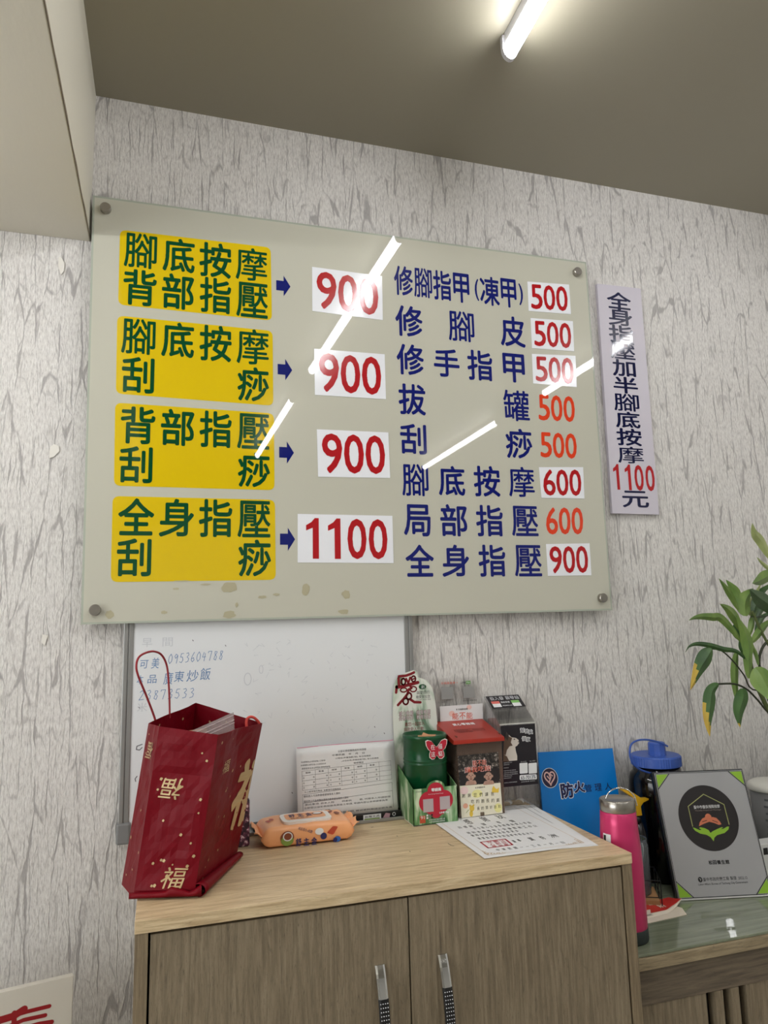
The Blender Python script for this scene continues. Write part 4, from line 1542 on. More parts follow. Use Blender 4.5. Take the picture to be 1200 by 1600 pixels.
# ------------------------------------------------------------------ paper certificates lying on the cabinet
pz = ZT
pf0 = Fr((0.6905, -0.3520, pz), (0.2158, 0.0, 0), (0, 1, 0))
M_goldline = mat('ochre_print', (196, 156, 96), .5)
sheets = [('lowest white sheet of the fanned stack under the certificate, showing furthest right', 0.006, 0.016, 0.180),
          ('middle white sheet of the fanned stack, its edge showing right of the certificate', 0.004, 0.009, 0.100),
          ('white thank-you certificate with red seal and brush writing, top of the fanned sheets', 0.0, 0.0, 0.0)]
for k, (lb, ox, oy, yaw) in enumerate(sheets):
    f_ = Fr(pf0.pt(ox, oy, 0.0004 + 0.0005 * k), Matrix.Rotation(-yaw * 0.6, 3, 'Z') @ pf0.u, Matrix.Rotation(-yaw * 0.6, 3, 'Z') @ pf0.v)
    t = thing('certificate' if k == 2 else 'paper_sheet', f_.o, lb, 'paper')
    if k < 2:
        t['group'] = 'fanned paper sheets'
    o = MB().fbox(f_, 0, 0, 0, .214, .300, .0004).build('sheet', M_white, t)
    top_f = Fr(f_.pt(0, 0, .0005), f_.u, f_.v)
    mb = MB()
    for d in (0.012,):
        q = [(d, d), (.214 - d, d), (.214 - d, .3 - d), (d, .3 - d)]
        for i in range(4):
            mb.stroke(top_f, [q[i], q[(i + 1) % 4]], .0006 if k == 2 else .0010, .0001, 0)
    if k < 2:
        mb.build('border_line', M_print, o)
        continue
    mb.build('border_line', M_goldline, o)
    mb = MB()
    for ch, x, y, wp_, hp_ in (('感', 731, 1284, 11, 8), ('謝', 757, 1280, 11, 8), ('狀', 781, 1276, 13, 7)):
        mb.textpx(top_f, ch, x, y, wp_, hp_, .0001, 0, 'light')
    for tx, x, y, wp_, hp_ in (('茲感謝', 727, 1292, 26, 4), ('陳', 756, 1288, 9, 5), ('有', 779, 1285, 9, 5), ('情', 800, 1283, 11, 5), ('女士熱心公益長期贊助愛心零錢', 784, 1290, 92, 4), ('捐助本會植物人安養服務工作以', 784, 1296, 112, 4),
                               ('實際行動關懷弱勢使更多', 773, 1302, 76, 4), ('需要幫助者得到溫暖特頒此狀以', 790, 1306, 88, 4)):
        n = len(tx)
        for i, ch in enumerate(tx):
            mb.textpx(top_f, ch, x + (i - (n - 1) / 2) * wp_ / n, y - (i - (n - 1) / 2) * wp_ / n * 0.105, wp_ / n * .72, hp_ * .8, .0001, 0)
    for ch, x, y, wp_, hp_ in (('董', 803, 1314.5, 5, 4), ('事', 811, 1313, 5, 4), ('葉', 830, 1311, 8, 6), ('奇', 847, 1309, 8, 6), ('洲', 864, 1306, 13, 6)):
        mb.textpx(top_f, ch, x, y, wp_, hp_, .0001, 0, 'light')
    for i, ch in enumerate('中華民國一一三年一月一日'):
        mb.textpx(top_f, ch, 778 + i * 9.2, 1328 - i * 1.05, 5.5, 3.4, .0001, 0)
    mb.build('brush_writing', M_ink, o)
    mb = MB()
    q = [(751, 1316), (789, 1311), (801, 1320), (763, 1325)]
    q = [(x, y) for x, y in q]
    P_ = [top_f.px(*p) for p in q]
    for i in range(4):
        mb.stroke(top_f, [P_[i], P_[(i + 1) % 4]], .0034, .0001, 0)
    for i, (x, y) in enumerate(((765, 1316), (775, 1315), (785, 1314), (768, 1319), (778, 1318), (788, 1317), (772, 1322), (782, 1321), (791, 1320))):
        mb.textpx(top_f, '財團法人創世基金會'[i], x, y, 8.5, 3, .0001, 0, 'light')
    mb.build('red_seal', M_rred, o)
    mb = MB()
    rng = random.Random(6)
    for cx_, cy_, sx in ((.012, .012, 1), (.202, .012, -1)):
        for i in range(7):
            a = cx_ + sx * (0.002 + .005 * i)
            mb.ring(top_f, a, cy_ + .003 + .004 * math.exp(-i / 2) * 2, .0032, .0028 + .003 * math.exp(-i), .0009, .0001 + .00001 * i, 0, 14, rng.uniform(0, 3), rng.uniform(4, 6))
            if i < 4:
                mb.ring(top_f, cx_ + sx * .003, cy_ + .004 + .006 * i, .003, .0035, .0009, .00012, 0, 14, rng.uniform(0, 3), rng.uniform(4, 6))
    mb.build('corner_ornament', M_goldline, o)

# ------------------------------------------------------------------ red-lidded brown donation box
pz1 = ZT + 0.0024
M_brown = clear('brown_acrylic', (0.78, 0.66, 0.58), 0.7, 0.05, 0.42, (0.27, 0.19, 0.15))
M_redlid = mat('brick_red_plastic', (168, 48, 34), 0.32, spec=0.5)
rb = thing('red_lid_donation_box', (0.803, -0.055, pz1), 'brown see-through donation box with brick red sloping lid, beside the green drum', 'donation box')
RX0, RX1, RY0, RY1, RZ = 0.7495, 0.8515, -0.1050, -0.010, 1.052
mb = MB()
mb.box((RX0, RY0, pz1), (RX1, RY0 + .0025, RZ))
mb.build('front_pane', M_brown, rb)
for x0 in (RX0, RX1 - .0025):
    MB().box((x0, RY0 + .0026, pz1), (x0 + .0025, RY1 - .0026, RZ + .012)).build('side_pane', M_brown, rb)
MB().box((RX0, RY1 - .0025, pz1), (RX1, RY1, RZ + .014)).build('back_pane', M_brown, rb)
MB().box((RX0 + .0026, RY0 + .0027, pz1), (RX1 - .0026, RY1 - .0027, pz1 + .003)).build('bottom_pane', M_brown, rb)
# sloping lid with skirt
lx0, lx1, ly0, ly1 = 0.7375, 0.8535, -0.1165, -0.006
lz0, lz1 = 1.0580, 1.0835
lfr = Fr((lx0, ly0, lz0), (1, 0, 0), (0, ly1 - ly0, lz1 - lz0))
LW, LD = lx1 - lx0, math.hypot(ly1 - ly0, lz1 - lz0)
mb = MB()
mb.fbox(lfr, 0, 0, -.002, LW, LD, 0)
mb.box((lx0, ly0 - .0004, lz0 - .008), (lx1, ly0 + .0016, lz0 - .0012))
for x0 in (lx0, lx1 - .0016):
    sfr = Fr((x0, 0, 0), (0, 1, 0), (0, 0, 1))
    mb.prism(sfr, [(ly0 + .0017, lz0 - .008), (ly1, lz1 - .016), (ly1, lz1 - .0021), (ly0 + .0017, lz0 - .0015)], 0, .0016)
ld = mb.build('lid', M_redlid, rb, bevel=0.0006)
mb = MB()
for i, ch in enumerate('愛心零錢捐'):
    mb.text(lfr, ch, .038 + .0105 * i, LD * .76, .0096, .0135, .0003, 0, 'heavy')
mb.build('white_lettering', M_white, ld)
mb = MB()
q = [(.024, LD * .50), (.092, LD * .50), (.092, LD * .39), (.024, LD * .39)]
for i in range(4):
    mb.stroke(lfr, [q[i], q[(i + 1) % 4]], .0012, .0003)
mb.text(lfr, '發票零錢 請投入', .044, LD * .445, .034, .009, .0004)
mb.text(lfr, '感謝您的愛心捐款', .045, LD * .36, .034, .006, .0004)
mb.rect(lfr, .064, LD * .44, .090, LD * .46, .0004)
mb.build('coin_slot', mat('dark_red_slot', (92, 20, 16), .5), ld)
# photo card and thank-you card in the front pocket
cf2 = front(RY0 - .0006)
M_photo = mat('night_garden_print', (44, 40, 40), .35)
nt = M_photo.node_tree
_c = ramp(nt, noise_node(nt, 150, (1, 1, 1), 4, .7), [(0.46, lin((34, 32, 32))), (0.58, lin((96, 88, 80))), (0.68, lin((196, 186, 178)))])
nt.links.new(_c, nt.nodes['Principled BSDF'].inputs['Base Color'])
M_skin = mat('printed_skin', (188, 150, 132), .35)
M_skin2 = mat('printed_skin_shade', (134, 88, 74), .35)
M_hair = mat('printed_dark_hair', (52, 42, 38), .35)
M_coral = mat('coral_print', (226, 98, 70), .35)
cq = [cf2.px(715, 1181), cf2.px(778, 1175), cf2.px(781.5, 1223), cf2.px(718, 1228)]
pc = MB().prism(cf2, cq, 0, .0005).build('photo_card', M_photo, rb)
mb = MB()
gA, gB = cf2.px(740, 1190), cf2.px(770, 1186)
mb.rect(cf2, cq[3][0] + .001, cq[3][1] + .001, cq[2][0] - .001, cq[2][1] + .030, .0006, 3)
for x in (735.5, 763):
    a, b = cf2.px(x, 1213)
    mb.ellipse(cf2, a, b + .0024, .0094, .0100, .0007, 2)
    mb.ellipse(cf2, a, b, .0080, .0088, .0009, 0)
    for sx in (-1, 1):
        mb.ellipse(cf2, a + sx * .0035, b + .002, .0014, .0008, .0011, 2, 12)
        mb.ellipse(cf2, a + sx * .0092, b, .0015, .0028, .0008, 0, 12)
    mb.ellipse(cf2, a, b - .001, .0013, .0016, .0011, 1, 12)
    mb.ellipse(cf2, a, b - .0052, .0030, .0014, .0011, 1, 12)
    mb.flat(cf2, rounded([(a - .014, b - .0165), (a + .013, b - .0165), (a + .010, b - .0085), (a - .010, b - .0085)], .003), .0012, 0)
    for k in range(4):
        mb.stroke(cf2, [(a - .006 + k * .0036, b - .0155), (a - .006 + k * .0036, b - .0105)], .0006, .0014, 1)
for tx, x, y, wp_, hp_ in (('能不能', 749, 1191.5, 22, 9), ('讓我吃飽', 746, 1201.5, 40, 9)):
    mb.textpx(cf2, tx, x, y, wp_ * 1.05, hp_ * 1.1, .0007, 5)
    mb.textpx(cf2, tx, x, y, wp_, hp_, .0010, 4)
mb.build('photo_print', [M_skin, M_skin2, M_hair, mat('night_print', (40, 37, 38), .35), M_coral, M_white], pc)
cq = [cf2.px(718, 1228), cf2.px(781.5, 1223), cf2.px(785, 1270), cf2.px(721, 1278)]
tc_ = MB().prism(cf2, cq, .0006, .0011).build('thank_you_card', mat('cream_card', (236, 230, 208), .5), rb)
mb = MB()
for x, y, ra, rb_ in ((745, 1240, .012, .008), (725, 1235, .009, .008), (778, 1262, .009, .009)):
    mb.ellipse(cf2, *cf2.px(x, y), ra, rb_, .0012, 2 if x != 725 else 4)
mb.textpx(cf2, '◗ 兒福基金會', 750, 1230, 15, 2.6, .0014, 0)
for tx, x0, y0, dx, dy, sz in (('謝謝您們讓我', 724, 1243, 9.0, -0.6, 7), ('吃的飽長的高', 738, 1252, 7.9, -0.4, 7), ('長的頭好壯壯', 747, 1263, 6.6, -.7, 6)):
    for i, ch in enumerate(tx):
        mb.textpx(cf2, ch, x0 + dx * i, y0 + dy * i, sz * .68, sz * .86, .0014, 6)
a, b = cf2.px(773.5, 1233)
mb.flat(cf2, [(a - .008, b - .006), (a + .007, b - .007), (a + .0085, b + .003), (a + .004, b), (a, b + .002), (a - .004, b + .008), (a - .0075, b + .001)], .0014, 1)
a, b = cf2.px(737, 1263)
mb.ellipse(cf2, a, b, .0055, .006, .0013, 1)
mb.ellipse(cf2, a - .002, b - .010, .004, .006, .0013, 1)
mb.ellipse(cf2, a - .004, b + .006, .002, .002, .0013, 1, 12)
mb.ellipse(cf2, a + .004, b + .006, .002, .002, .0013, 1, 12)
mb.ellipse(cf2, *cf2.px(727, 1259), .0055, .005, .0013, 3)
mb.stroke(cf2, [cf2.px(728, 1270), cf2.px(732, 1265)], .001, .0013, 5)
mb.build('card_print', [M_ink, mat('duckling_yellow', (232, 196, 74), .5), mat('pale_yellow', (238, 232, 160), .5), mat('peach_print', (228, 168, 140), .5), mat('pale_pink', (240, 210, 208), .5), M_wgreen, mat('brown_pen', (92, 86, 70), .5)], tc_)
a, b = cf2.px(753, 1271)
MB().fbox(cf2, a - .004, b - .004, .0012, a + .004, b + .003, .0028).build('pocket_clip', clear('clip_plastic', (.8, .75, .72), .9), rb)
# clear header sheet at the back of the box
hf = front(-0.0075)
hq = [hf.px(686, 1052), hf.px(757, 1048), hf.px(761, 1128), hf.px(686, 1135)]
M_acr = clear('clear_acrylic', (0.99, 0.99, 0.99), 0.45, 0.04)
hd = MB().box((0.741, -0.0085, RZ + .0145), (0.8495, -0.0065, 1.176)).build('header_sheet', M_acr, rb)
hf = front(-0.0088)
mb = MB()
hp0 = [hf.px(687, 1104), hf.px(754, 1099), hf.px(755, 1127), hf.px(688, 1133)]
mb.flat(hf, hp0, 0, 0)
mb.ellipse(hf, *hf.px(733, 1105), .006, .005, .0002, 3)
mb.ellipse(hf, *hf.px(706, 1115), .007, .006, .0002, 3)
mb.textpx(hf, '◗ 兒福基金會', 722, 1108, 18, 3, .0004, 1)
for i, ch in enumerate('能不能'):
    mb.textpx(hf, ch, 711.5 + 11 * i, 1119 - .5 * i, 9.5, 10.5, .0004, 2, 'light')
mb.textpx(hf, '兒福基金會 ×', 702, 1067, 26, 3.6, .0004, 2)
mb.textpx(hf, 'LINE', 724, 1066.5, 8, 3, .0004, 1)
mb.rect(hf, *hf.px(728, 1069), *hf.px(735, 1063.5), .0003, 4)
mb.textpx(hf, 'Pay', 731.5, 1066.3, 5, 3, .0006, 0)
for x0, x1, y0, y1 in ((690, 708, 1073, 1093), (724, 741, 1072, 1091)):
    mb.rect(hf, *hf.px(x0, y1), *hf.px(x1, y0), .0003, 5)
mb.textpx(hf, '街口支付', 693, 1097, 6, 2, .0004, 1)
mb.textpx(hf, 'LINE Pay 掃碼捐款', 734, 1094.5, 22, 2.2, .0004, 1)
mb.build('header_print', [M_white, M_ink, M_coral, mat('blush_print', (240, 200, 190), .5), mat('leaf_green_print', (110, 160, 90), .5), mat('pale_grey_square', (150, 150, 148), .5)], hd)

# ------------------------------------------------------------------ clear box with the cat poster
cb = thing('clear_donation_box', (0.905, -0.045, pz1), 'clear acrylic donation box with a dark cat poster, behind the red-lidded box', 'donation box')
CX0, CX1, CY0, CY1 = 0.8580, 0.9435, -0.0860, -0.0105
CZF, CZB = 1.0780, 1.130
M_dk = mat('charcoal_poster', (40, 37, 42), .22)
MB().box((CX0, CY0, pz1), (CX1, CY0 + .002, CZF)).build('front_pane', M_acr, cb)
for x0 in (CX0, CX1 - .002):
    sfr = Fr((x0, 0, 0), (0, 1, 0), (0, 0, 1))
    MB().prism(sfr, [(CY0 + .0021, pz1), (CY1 - .0021, pz1), (CY1 - .0021, CZB), (CY0 + .0021, CZF)], 0, .002).build('side_pane', M_acr, cb)
MB().box((CX0, CY1 - .002, pz1), (CX1, CY1, CZB)).build('back_pane', M_acr, cb)
slf = Fr((CX0, CY0, CZF), (1, 0, 0), (0, CY1 - CY0, CZB - CZF))
SLD = math.hypot(CY1 - CY0, CZB - CZF)
so = MB().fbox(slf, 0, 0, .0002, CX1 - CX0, SLD, .0022).build('sloping_lid', M_acr, cb)
MB().tube([(CX0, CY0 - .0008, CZF + .0006), (CX1, CY0 - .0008, CZF + .0006)], .0011, 8).build('lid_hinge', mat('milky_edge', (214, 214, 208), .3), cb)
lb_ = MB().fbox(slf, .004, SLD * .55, .0024, CX1 - CX0 + .001, SLD * .99, .0028).build('lid_label', M_dk, so)
lb_['label'] = 'black label with white words'
mb = MB()
for i, ch in enumerate('投入發票零錢'):
    mb.text(slf, ch, .016 + .0115 * i + (.004 if i > 2 else 0), SLD * .89, .010, .0105, .0031, 1, 'heavy')
    mb.text(slf, ch, .016 + .0115 * i + (.004 if i > 2 else 0), SLD * .89, .008, .0085, .0033, 0)
mb.rect(slf, .009, SLD * .575, .029, SLD * .70, .0031, 1)
mb.rect(slf, .009, SLD * .70, .029, SLD * .79, .0031, 2)
mb.rect(slf, .058, SLD * .575, .078, SLD * .70, .0031, 1)
mb.rect(slf, .058, SLD * .70, .078, SLD * .79, .0031, 3)
mb.text(slf, '捐款帳號', .043, SLD * .74, .022, .006, .0031, 1)
mb.text(slf, '掃我捐款線上支持', .044, SLD * .62, .024, .004, .0031, 1)
mb.build('label_print', [M_navy, M_white, mat('salmon_print', (220, 110, 100), .4), mat('fresh_green_print', (130, 190, 100), .4)], lb_)
pf = front(CY0 - .0008)
po = MB().rect(pf, CX0 + .002, 0.9495, CX1 - .0005, CZF - .002, 0).build('cat_poster', M_dk, cb)
M_fur = mat('white_fur_print', (214, 204, 194), .4)
M_fur2 = mat('brown_fur_print', (96, 74, 60), .4)
M_fur3 = mat('dark_fur_print', (54, 44, 42), .4)
mb = MB()
mb.flatpx(pf, [(786, 1190), (788, 1178), (787, 1172), (788, 1160), (792, 1150), (795, 1148), (799, 1152), (806, 1153), (810, 1156), (811, 1161), (808, 1165), (805, 1167), (806, 1174), (808, 1181), (808, 1188)], .0002, 0)
mb.flatpx(pf, [(786, 1178), (787, 1160), (790, 1150), (792, 1144), (794, 1150), (800, 1153), (798, 1160), (801, 1165), (796, 1166), (792, 1172), (790, 1180)], .0004, 1)
mb.flatpx(pf, [(789, 1152), (791, 1143), (795, 1149), (793, 1157)], .0006, 2)
mb.flatpx(pf, [(786, 1190), (786, 1178), (792, 1182), (796, 1190)], .0005, 1)
mb.ellipse(pf, *pf.px(803.5, 1155), .0017, .0013, .0006, 2, 14)
mb.ellipse(pf, *pf.px(809.5, 1159), .0011, .0012, .0006, 2, 14)
for x, y, tx in ((822, 1142, '幫牠找'), (824.5, 1155, '個家')):
    for i, ch in enumerate(tx):
        mb.textpx(pf, ch, x - 6 + 6.5 * i, y - 1 + 1.2 * i, 7.5, 8, .0003, 3, 'fat')
        mb.textpx(pf, ch, x - 6 + 6.5 * i, y - 1 + 1.2 * i, 5.5, 6, .0006, 4)
for x0, x1 in ((812, 824.5), (826, 839)):
    mb.flat(pf, rounded([pf.px(x0, 1209), pf.px(x1, 1208), pf.px(x1 - .4, 1191.5), pf.px(x0 - .4, 1192.5)], .002), .0003, 3)
mb.flat(pf, rounded([pf.px(812, 1219), pf.px(839, 1217.5), pf.px(838.5, 1209.5), pf.px(811.8, 1211)], .003), .0003, 3)
mb.textpx(pf, '65-7013%', 825.3, 1214.3, 23, 5.5, .0006, 4, 'light')
for k, (y, x1) in enumerate(((1192, 800), (1195, 796), (1200, 795), (1204, 806), (1207, 809), (1210, 809), (1213, 800), (1216, 799))):
    tx = '愛護動物協會 收容流浪貓狗需要您的支持'[:max(5, int((x1 - 787) * .8))]
    mb.textpx(pf, tx, (787 + x1) / 2, y - .3, x1 - 787, 1.7, .0003, 5)
mb.textpx(pf, '財團法人動物保護協會', 798, 1222.3, 20, 1.6, .0003, 5)
mb.textpx(pf, '捐款專線 00000', 825, 1220.8, 22, 1.6, .0003, 5)
mb.textpx(pf, '加入好友', 818, 1190, 9, 1.8, .0003, 5)
mb.textpx(pf, '線上捐款', 832, 1189, 9, 1.8, .0003, 5)
mb.build('poster_print', [M_fur, M_fur2, M_fur3, M_white, M_navy, mat('pale_grey_print', (190, 190, 192), .4)], po)
# crumpled receipts at the bottom of the clear box
M_receipt = mat('receipt_paper', (214, 210, 204), .6)
rng = random.Random(21)
for k in range(2):
    t = thing('crumpled_receipt', (0.885 + .03 * k, -0.045, pz1 + .001), ('curled paper receipt on the floor of the clear donation box, left one', 'curled paper receipt on the floor of the clear donation box, right one')[k], 'receipt', 'receipts in the clear box')
    mb = MB()
    vs = []
    for i in range(11):
        a = i / 10 * 2.6 - .3
        for j in range(2):
            vs.append((0.876 + .032 * k + .012 * math.cos(a) + .012 * j, -0.06 + .014 * j + .004 * k, pz1 + .002 + .009 * abs(math.sin(a))))
    mb.add(vs, [(2 * i, 2 * i + 1, 2 * i + 3, 2 * i + 2) for i in range(10)], 0, True)
    o = mb.build('paper_curl', M_receipt, t)
    md = o.modifiers.new('paper', 'SOLIDIFY')
    md.thickness = .0003

# ------------------------------------------------------------------ blue folder leaning on the wall
M_bluef = mat('cyan_blue_card', (0, 122, 206), 0.3, spec=0.5)
bfd = thing('blue_folder', (1.07, -0.06, ZG), 'bright blue folder with fire safety words leaning on the wall right of the donation boxes', 'folder')
blf = Fr((0.9585, -0.073, ZG + .0008), (0.21, -0.002, 0.0), (0.0, 0.053, 0.285))
qf = [(0.003, 0), (0.205, 0), blf.px(957, 1169), blf.px(841, 1175.5)]
fo_ = MB().prism(blf, qf, -.004, 0).build('cover', M_bluef, bfd, bevel=.0006)
mb = MB()
a, b = blf.px(859, 1215.5)
mb.ellipse(blf, a, b, .0205, .0215, .0003, 0)
mb.ellipse(blf, a, b, .0192, .0202, .0004, 1)
hs = [(a + .0125 * math.sin(t) ** 3 * 1.02, b + .0008 + (.0125 * math.cos(t) - .005 * math.cos(2 * t) - .002 * math.cos(3 * t) - .001 * math.cos(4 * t)) * .98) for t in [2 * math.pi * k / 48 for k in range(49)]]
mb.stroke(blf, hs, .0032, .0006, 2)
mb.stroke(blf, [(a - .006, b + .004), (a - .001, b - .002), (a + .003, b + .002), (a - .002, b - .007)], .0028, .0007, 2)
mb.stroke(blf, [(a + .007, b + .004), (a + .003, b + .007), (a, b + .003)], .0026, .0007, 2)
mb.build('heart_badge', [M_white, mat('badge_navy', (44, 34, 66), .3), mat('badge_pink', (236, 196, 190), .3)], fo_)
mb = MB()
for ch, x, y, wp_, hp_ in (('防', 886, 1235, 20, 24), ('火', 905, 1229.5, 17, 18)):
    mb.textpx(blf, ch, x, y, wp_ * 1.12, hp_ * 1.10, .0003, 0, 'fat')
    mb.textpx(blf, ch, x, y, wp_, hp_, .0006, 1, 'heavy')
for ch, x, y, wp_, hp_ in (('管', 919, 1231.5, 11, 11.5), ('理', 934.5, 1230, 11, 11.5), ('人', 950, 1228.5, 11, 11)):
    mb.textpx(blf, ch, x, y, wp_, hp_, .0004, 1, 'light')
mb.build('cover_lettering', [M_white, mat('cover_navy', (24, 24, 74), .3)], fo_)

# ------------------------------------------------------------------ pink steel bottle
M_pinkb = mat('pink_lacquer', (206, 54, 108), 0.3, spec=0.5)
_nt = M_pinkb.node_tree
_nt.nodes['Principled BSDF'].inputs['Metallic'].default_value = 0.25
PXc, PYc = 0.9835, -0.315
btl = thing('pink_bottle', (PXc, PYc, ZG), 'tall pink water bottle with a steel screw cap and carry loop, beside the cabinet', 'bottle')
MB().lathe(PXc, PYc, [(0, ZG + .0004), (.0375, ZG + .0004), (.0385, ZG + .003), (.0385, ZG + .022), (.0380, ZG + .023)], 48).build('base_boot', mat('dark_grey_rubber', (44, 52, 50), .6), btl)
MB().lathe(PXc, PYc, [(.0375, ZG + .0225), (.0380, ZG + .024), (.0380, ZG + .120), (.0376, ZG + .140), (.0366, ZG + .160), (.0352, ZG + .180), (.0338, ZG + .200), (.0326, ZG + .2215), (.0316, ZG + .2225), (0, ZG + .2225)], 56).build('body', M_pinkb, btl)
cz = ZG + .2226
cap = MB().lathe(PXc, PYc, [(.0318, cz), (.0324, cz + .001), (.0324, cz + .0195), (.0308, cz + .0212), (.027, cz + .0214), (.026, cz + .0206), (0, cz + .0206)], 56).build('screw_cap', M_steel, btl)
lp = []
for k in range(19):
    t = math.pi * k / 18
    lp.append((PXc + .004 + .0275 * math.cos(t) * .9, PYc - .006 + .0275 * math.cos(t) * -.42, cz + .0165 + .024 * math.sin(t)))
lp = [(lp[0][0] + .001, lp[0][1] - .001, cz + .009)] + lp + [(lp[-1][0], lp[-1][1], cz + .013)]
MB().tube(lp, .0013, 8).build('carry_loop', M_chrome, btl)
# small white label on the side of the bottle
lz_ = PY(946, 1307, PYc).z


def wrap(a0, a1, z0, z1, off, n=6):
    vs = []
    for i in range(n + 1):
        a = R(a0 + (a1 - a0) * i / n)
        for z in (z0, z1):
            r_ = .0352 - .0007 * (z - ZG - .18) / .01 + off
            vs.append((PXc + r_ * math.cos(a), PYc + r_ * math.sin(a), z))
    return MB().add(vs, [(2 * i, 2 * i + 2, 2 * i + 3, 2 * i + 1) for i in range(n)], 0, True)


stk = wrap(-178, -150, lz_ - .0075, lz_ + .0075, .0007).build('side_label', M_white, btl)
wrap(-175, -166, lz_ - .005, lz_ + .005, .0010).build('label_print', M_ink, stk)

# ------------------------------------------------------------------ award plaque
pw, ph = 0.2003, 0.2478
pyaw, plean = -0.2309, 0.2817
U = Vector((math.cos(pyaw), math.sin(pyaw), 0))
Bk = Vector((-math.sin(pyaw), math.cos(pyaw), 0))
Vv = Vector((0, 0, 1)) * math.cos(plean) + Bk * math.sin(plean)
pq = Fr(Vector((1.185, -0.2075, ZG + .0005)), U, Vv)
M_silver = mat('silver_sheet', (172, 172, 174), 0.34, 0.35, bump=(900, .05, .0005, (1, 1, 1)))
_b = M_silver.node_tree.nodes['Principled BSDF']
_b.inputs['Coat Weight'].default_value = 1.0
_b.inputs['Coat Roughness'].default_value = 0.02
M_lime = mat('lime_print', (140, 184, 52), .3)
M_disc = mat('charcoal_disc', (42, 39, 40), .25)
plq = thing('award_plaque', pq.o, 'framed silver award plaque with a black round emblem and green corners on the desk', 'plaque')
MB().fbox(pq, -.0035, 0.0052, -.016, pw + .0035, ph + .003, -.004).build('backing_frame', M_black, plq, bevel=.0015)
MB().fbox(pq, 0, .0035, -.0038, pw, ph, 0).build('silver_face', M_silver, plq, bevel=.0006)
MB().fbox(pq, 0.0, .0006, -.0038, pw, .0034, .0006).build('bottom_rail', mat('light_rail', (200, 200, 196), .3), plq)
mb = MB()
k = .0265
for cx_, cy_, sx, sy in ((.003, .006, 1, 1), (pw - .003, .006, -1, 1), (.003, ph - .003, 1, -1), (pw - .003, ph - .003, -1, -1)):
    mb.flat(pq, [(cx_, cy_), (cx_ + sx * k, cy_), (cx_, cy_ + sy * k)], .0003, 0)
    mb.stroke(pq, [(cx_ + sx * (k + .003), cy_ - sy * .001), (cx_ - sx * .001, cy_ + sy * (k + .003))], .0016, .0004, 1)
q = [(.0015, .0045), (pw - .0015, .0045), (pw - .0015, ph - .0015), (.0015, ph - .0015)]
for i in range(4):
    mb.stroke(pq, [q[i], q[(i + 1) % 4]], .0011, .00035, 1)
mb.build('corner_print', [M_lime, M_ink], plq)
ea, eb = pq.px(1107, 1277.5)
ra = (pq.px(1154, 1282)[0] - pq.px(1059, 1271)[0]) / 2
rb2 = (pq.px(1095, 1226)[1] - pq.px(1115, 1329)[1]) / 2
mb = MB()
mb.ellipse(pq, ea, eb, ra, rb2, .0003, 0, 64)
dk = mb.build('round_emblem', M_disc, plq)
mb = MB()
hx = [(1082, 1291), (1075, 1260), (1099, 1241), (1131, 1257), (1139, 1288)]
mb.strokepx(pq, hx, .0016, .0006, 3)
mb.textpx(pq, '臺中市優良視障按摩', 1104, 1260.5, 41, 5.5, .0006, 2)
mb.textpx(pq, 'Visually-Impaired Massage', 1106, 1266, 41, 3, .0006, 4)
a, b = pq.px(1106.5, 1277)
mb.ellipse(pq, a, b, .0072, .0072, .0008, 1)
mb.flatpx(pq, [(1092, 1291), (1093, 1285), (1097, 1279), (1101, 1277), (1107, 1281), (1113, 1276.5), (1119, 1278), (1125, 1284), (1127, 1288), (1123, 1289), (1116, 1286), (1108, 1284), (1100, 1287)], .0006, 1)
mb.strokepx(pq, [(1097, 1284), (1104, 1282)], .0012, .0010, 0)
mb.strokepx(pq, [(1113, 1282), (1121, 1285)], .0012, .0010, 0)
mb.flatpx(pq, [(1082, 1293), (1085, 1293.5), (1093, 1297), (1096, 1296.5), (1092, 1294), (1094, 1292.5), (1101, 1294), (1107, 1297), (1110, 1301.5), (1113, 1299), (1119, 1296), (1127, 1292.5), (1130, 1293), (1126, 1295.5), (1130, 1295), (1136, 1291.5), (1139, 1291.5), (1138, 1296), (1132, 1301.5), (1120, 1305), (1116, 1309), (1115, 1314.5), (1110, 1308), (1104, 1304.5), (1094, 1302.5), (1086, 1298)], .0006, 5)
mb.build('emblem_print', [M_disc, mat('terracotta_print', (204, 118, 86), .3), M_white, mat('khaki_line', (160, 164, 100), .3), mat('grey_brown_print', (130, 116, 108), .3), M_lime], dk)
mb = MB()
for i, ch in enumerate('松田養生館'):
    mb.textpx(pq, ch, 1110 + 6.6 * i, 1347.6 - .25 * i, 6, 6.8, .0003, 0, 'heavy')
mb.textpx(pq, '臺中市政府勞工局 製發', 1124.5, 1373, 53, 6, .0003, 0)
mb.textpx(pq, '2022.12', 1160.5, 1371.5, 14, 4, .0003, 0)
mb.textpx(pq, 'Labor Affairs Bureau of Taichung City Government', 1130, 1380.5, 78, 4.2, .0003, 0)
a, b = pq.px(1094, 1374.5)
mb.ellipse(pq, a, b, .0046, .005, .0003, 0)
mb.stroke(pq, [(a - .0015, b + .002), (a + .0015, b + .001), (a, b - .002)], .0012, .0005, 1)
mb.build('plaque_lettering', [M_ink, M_silver], plq)

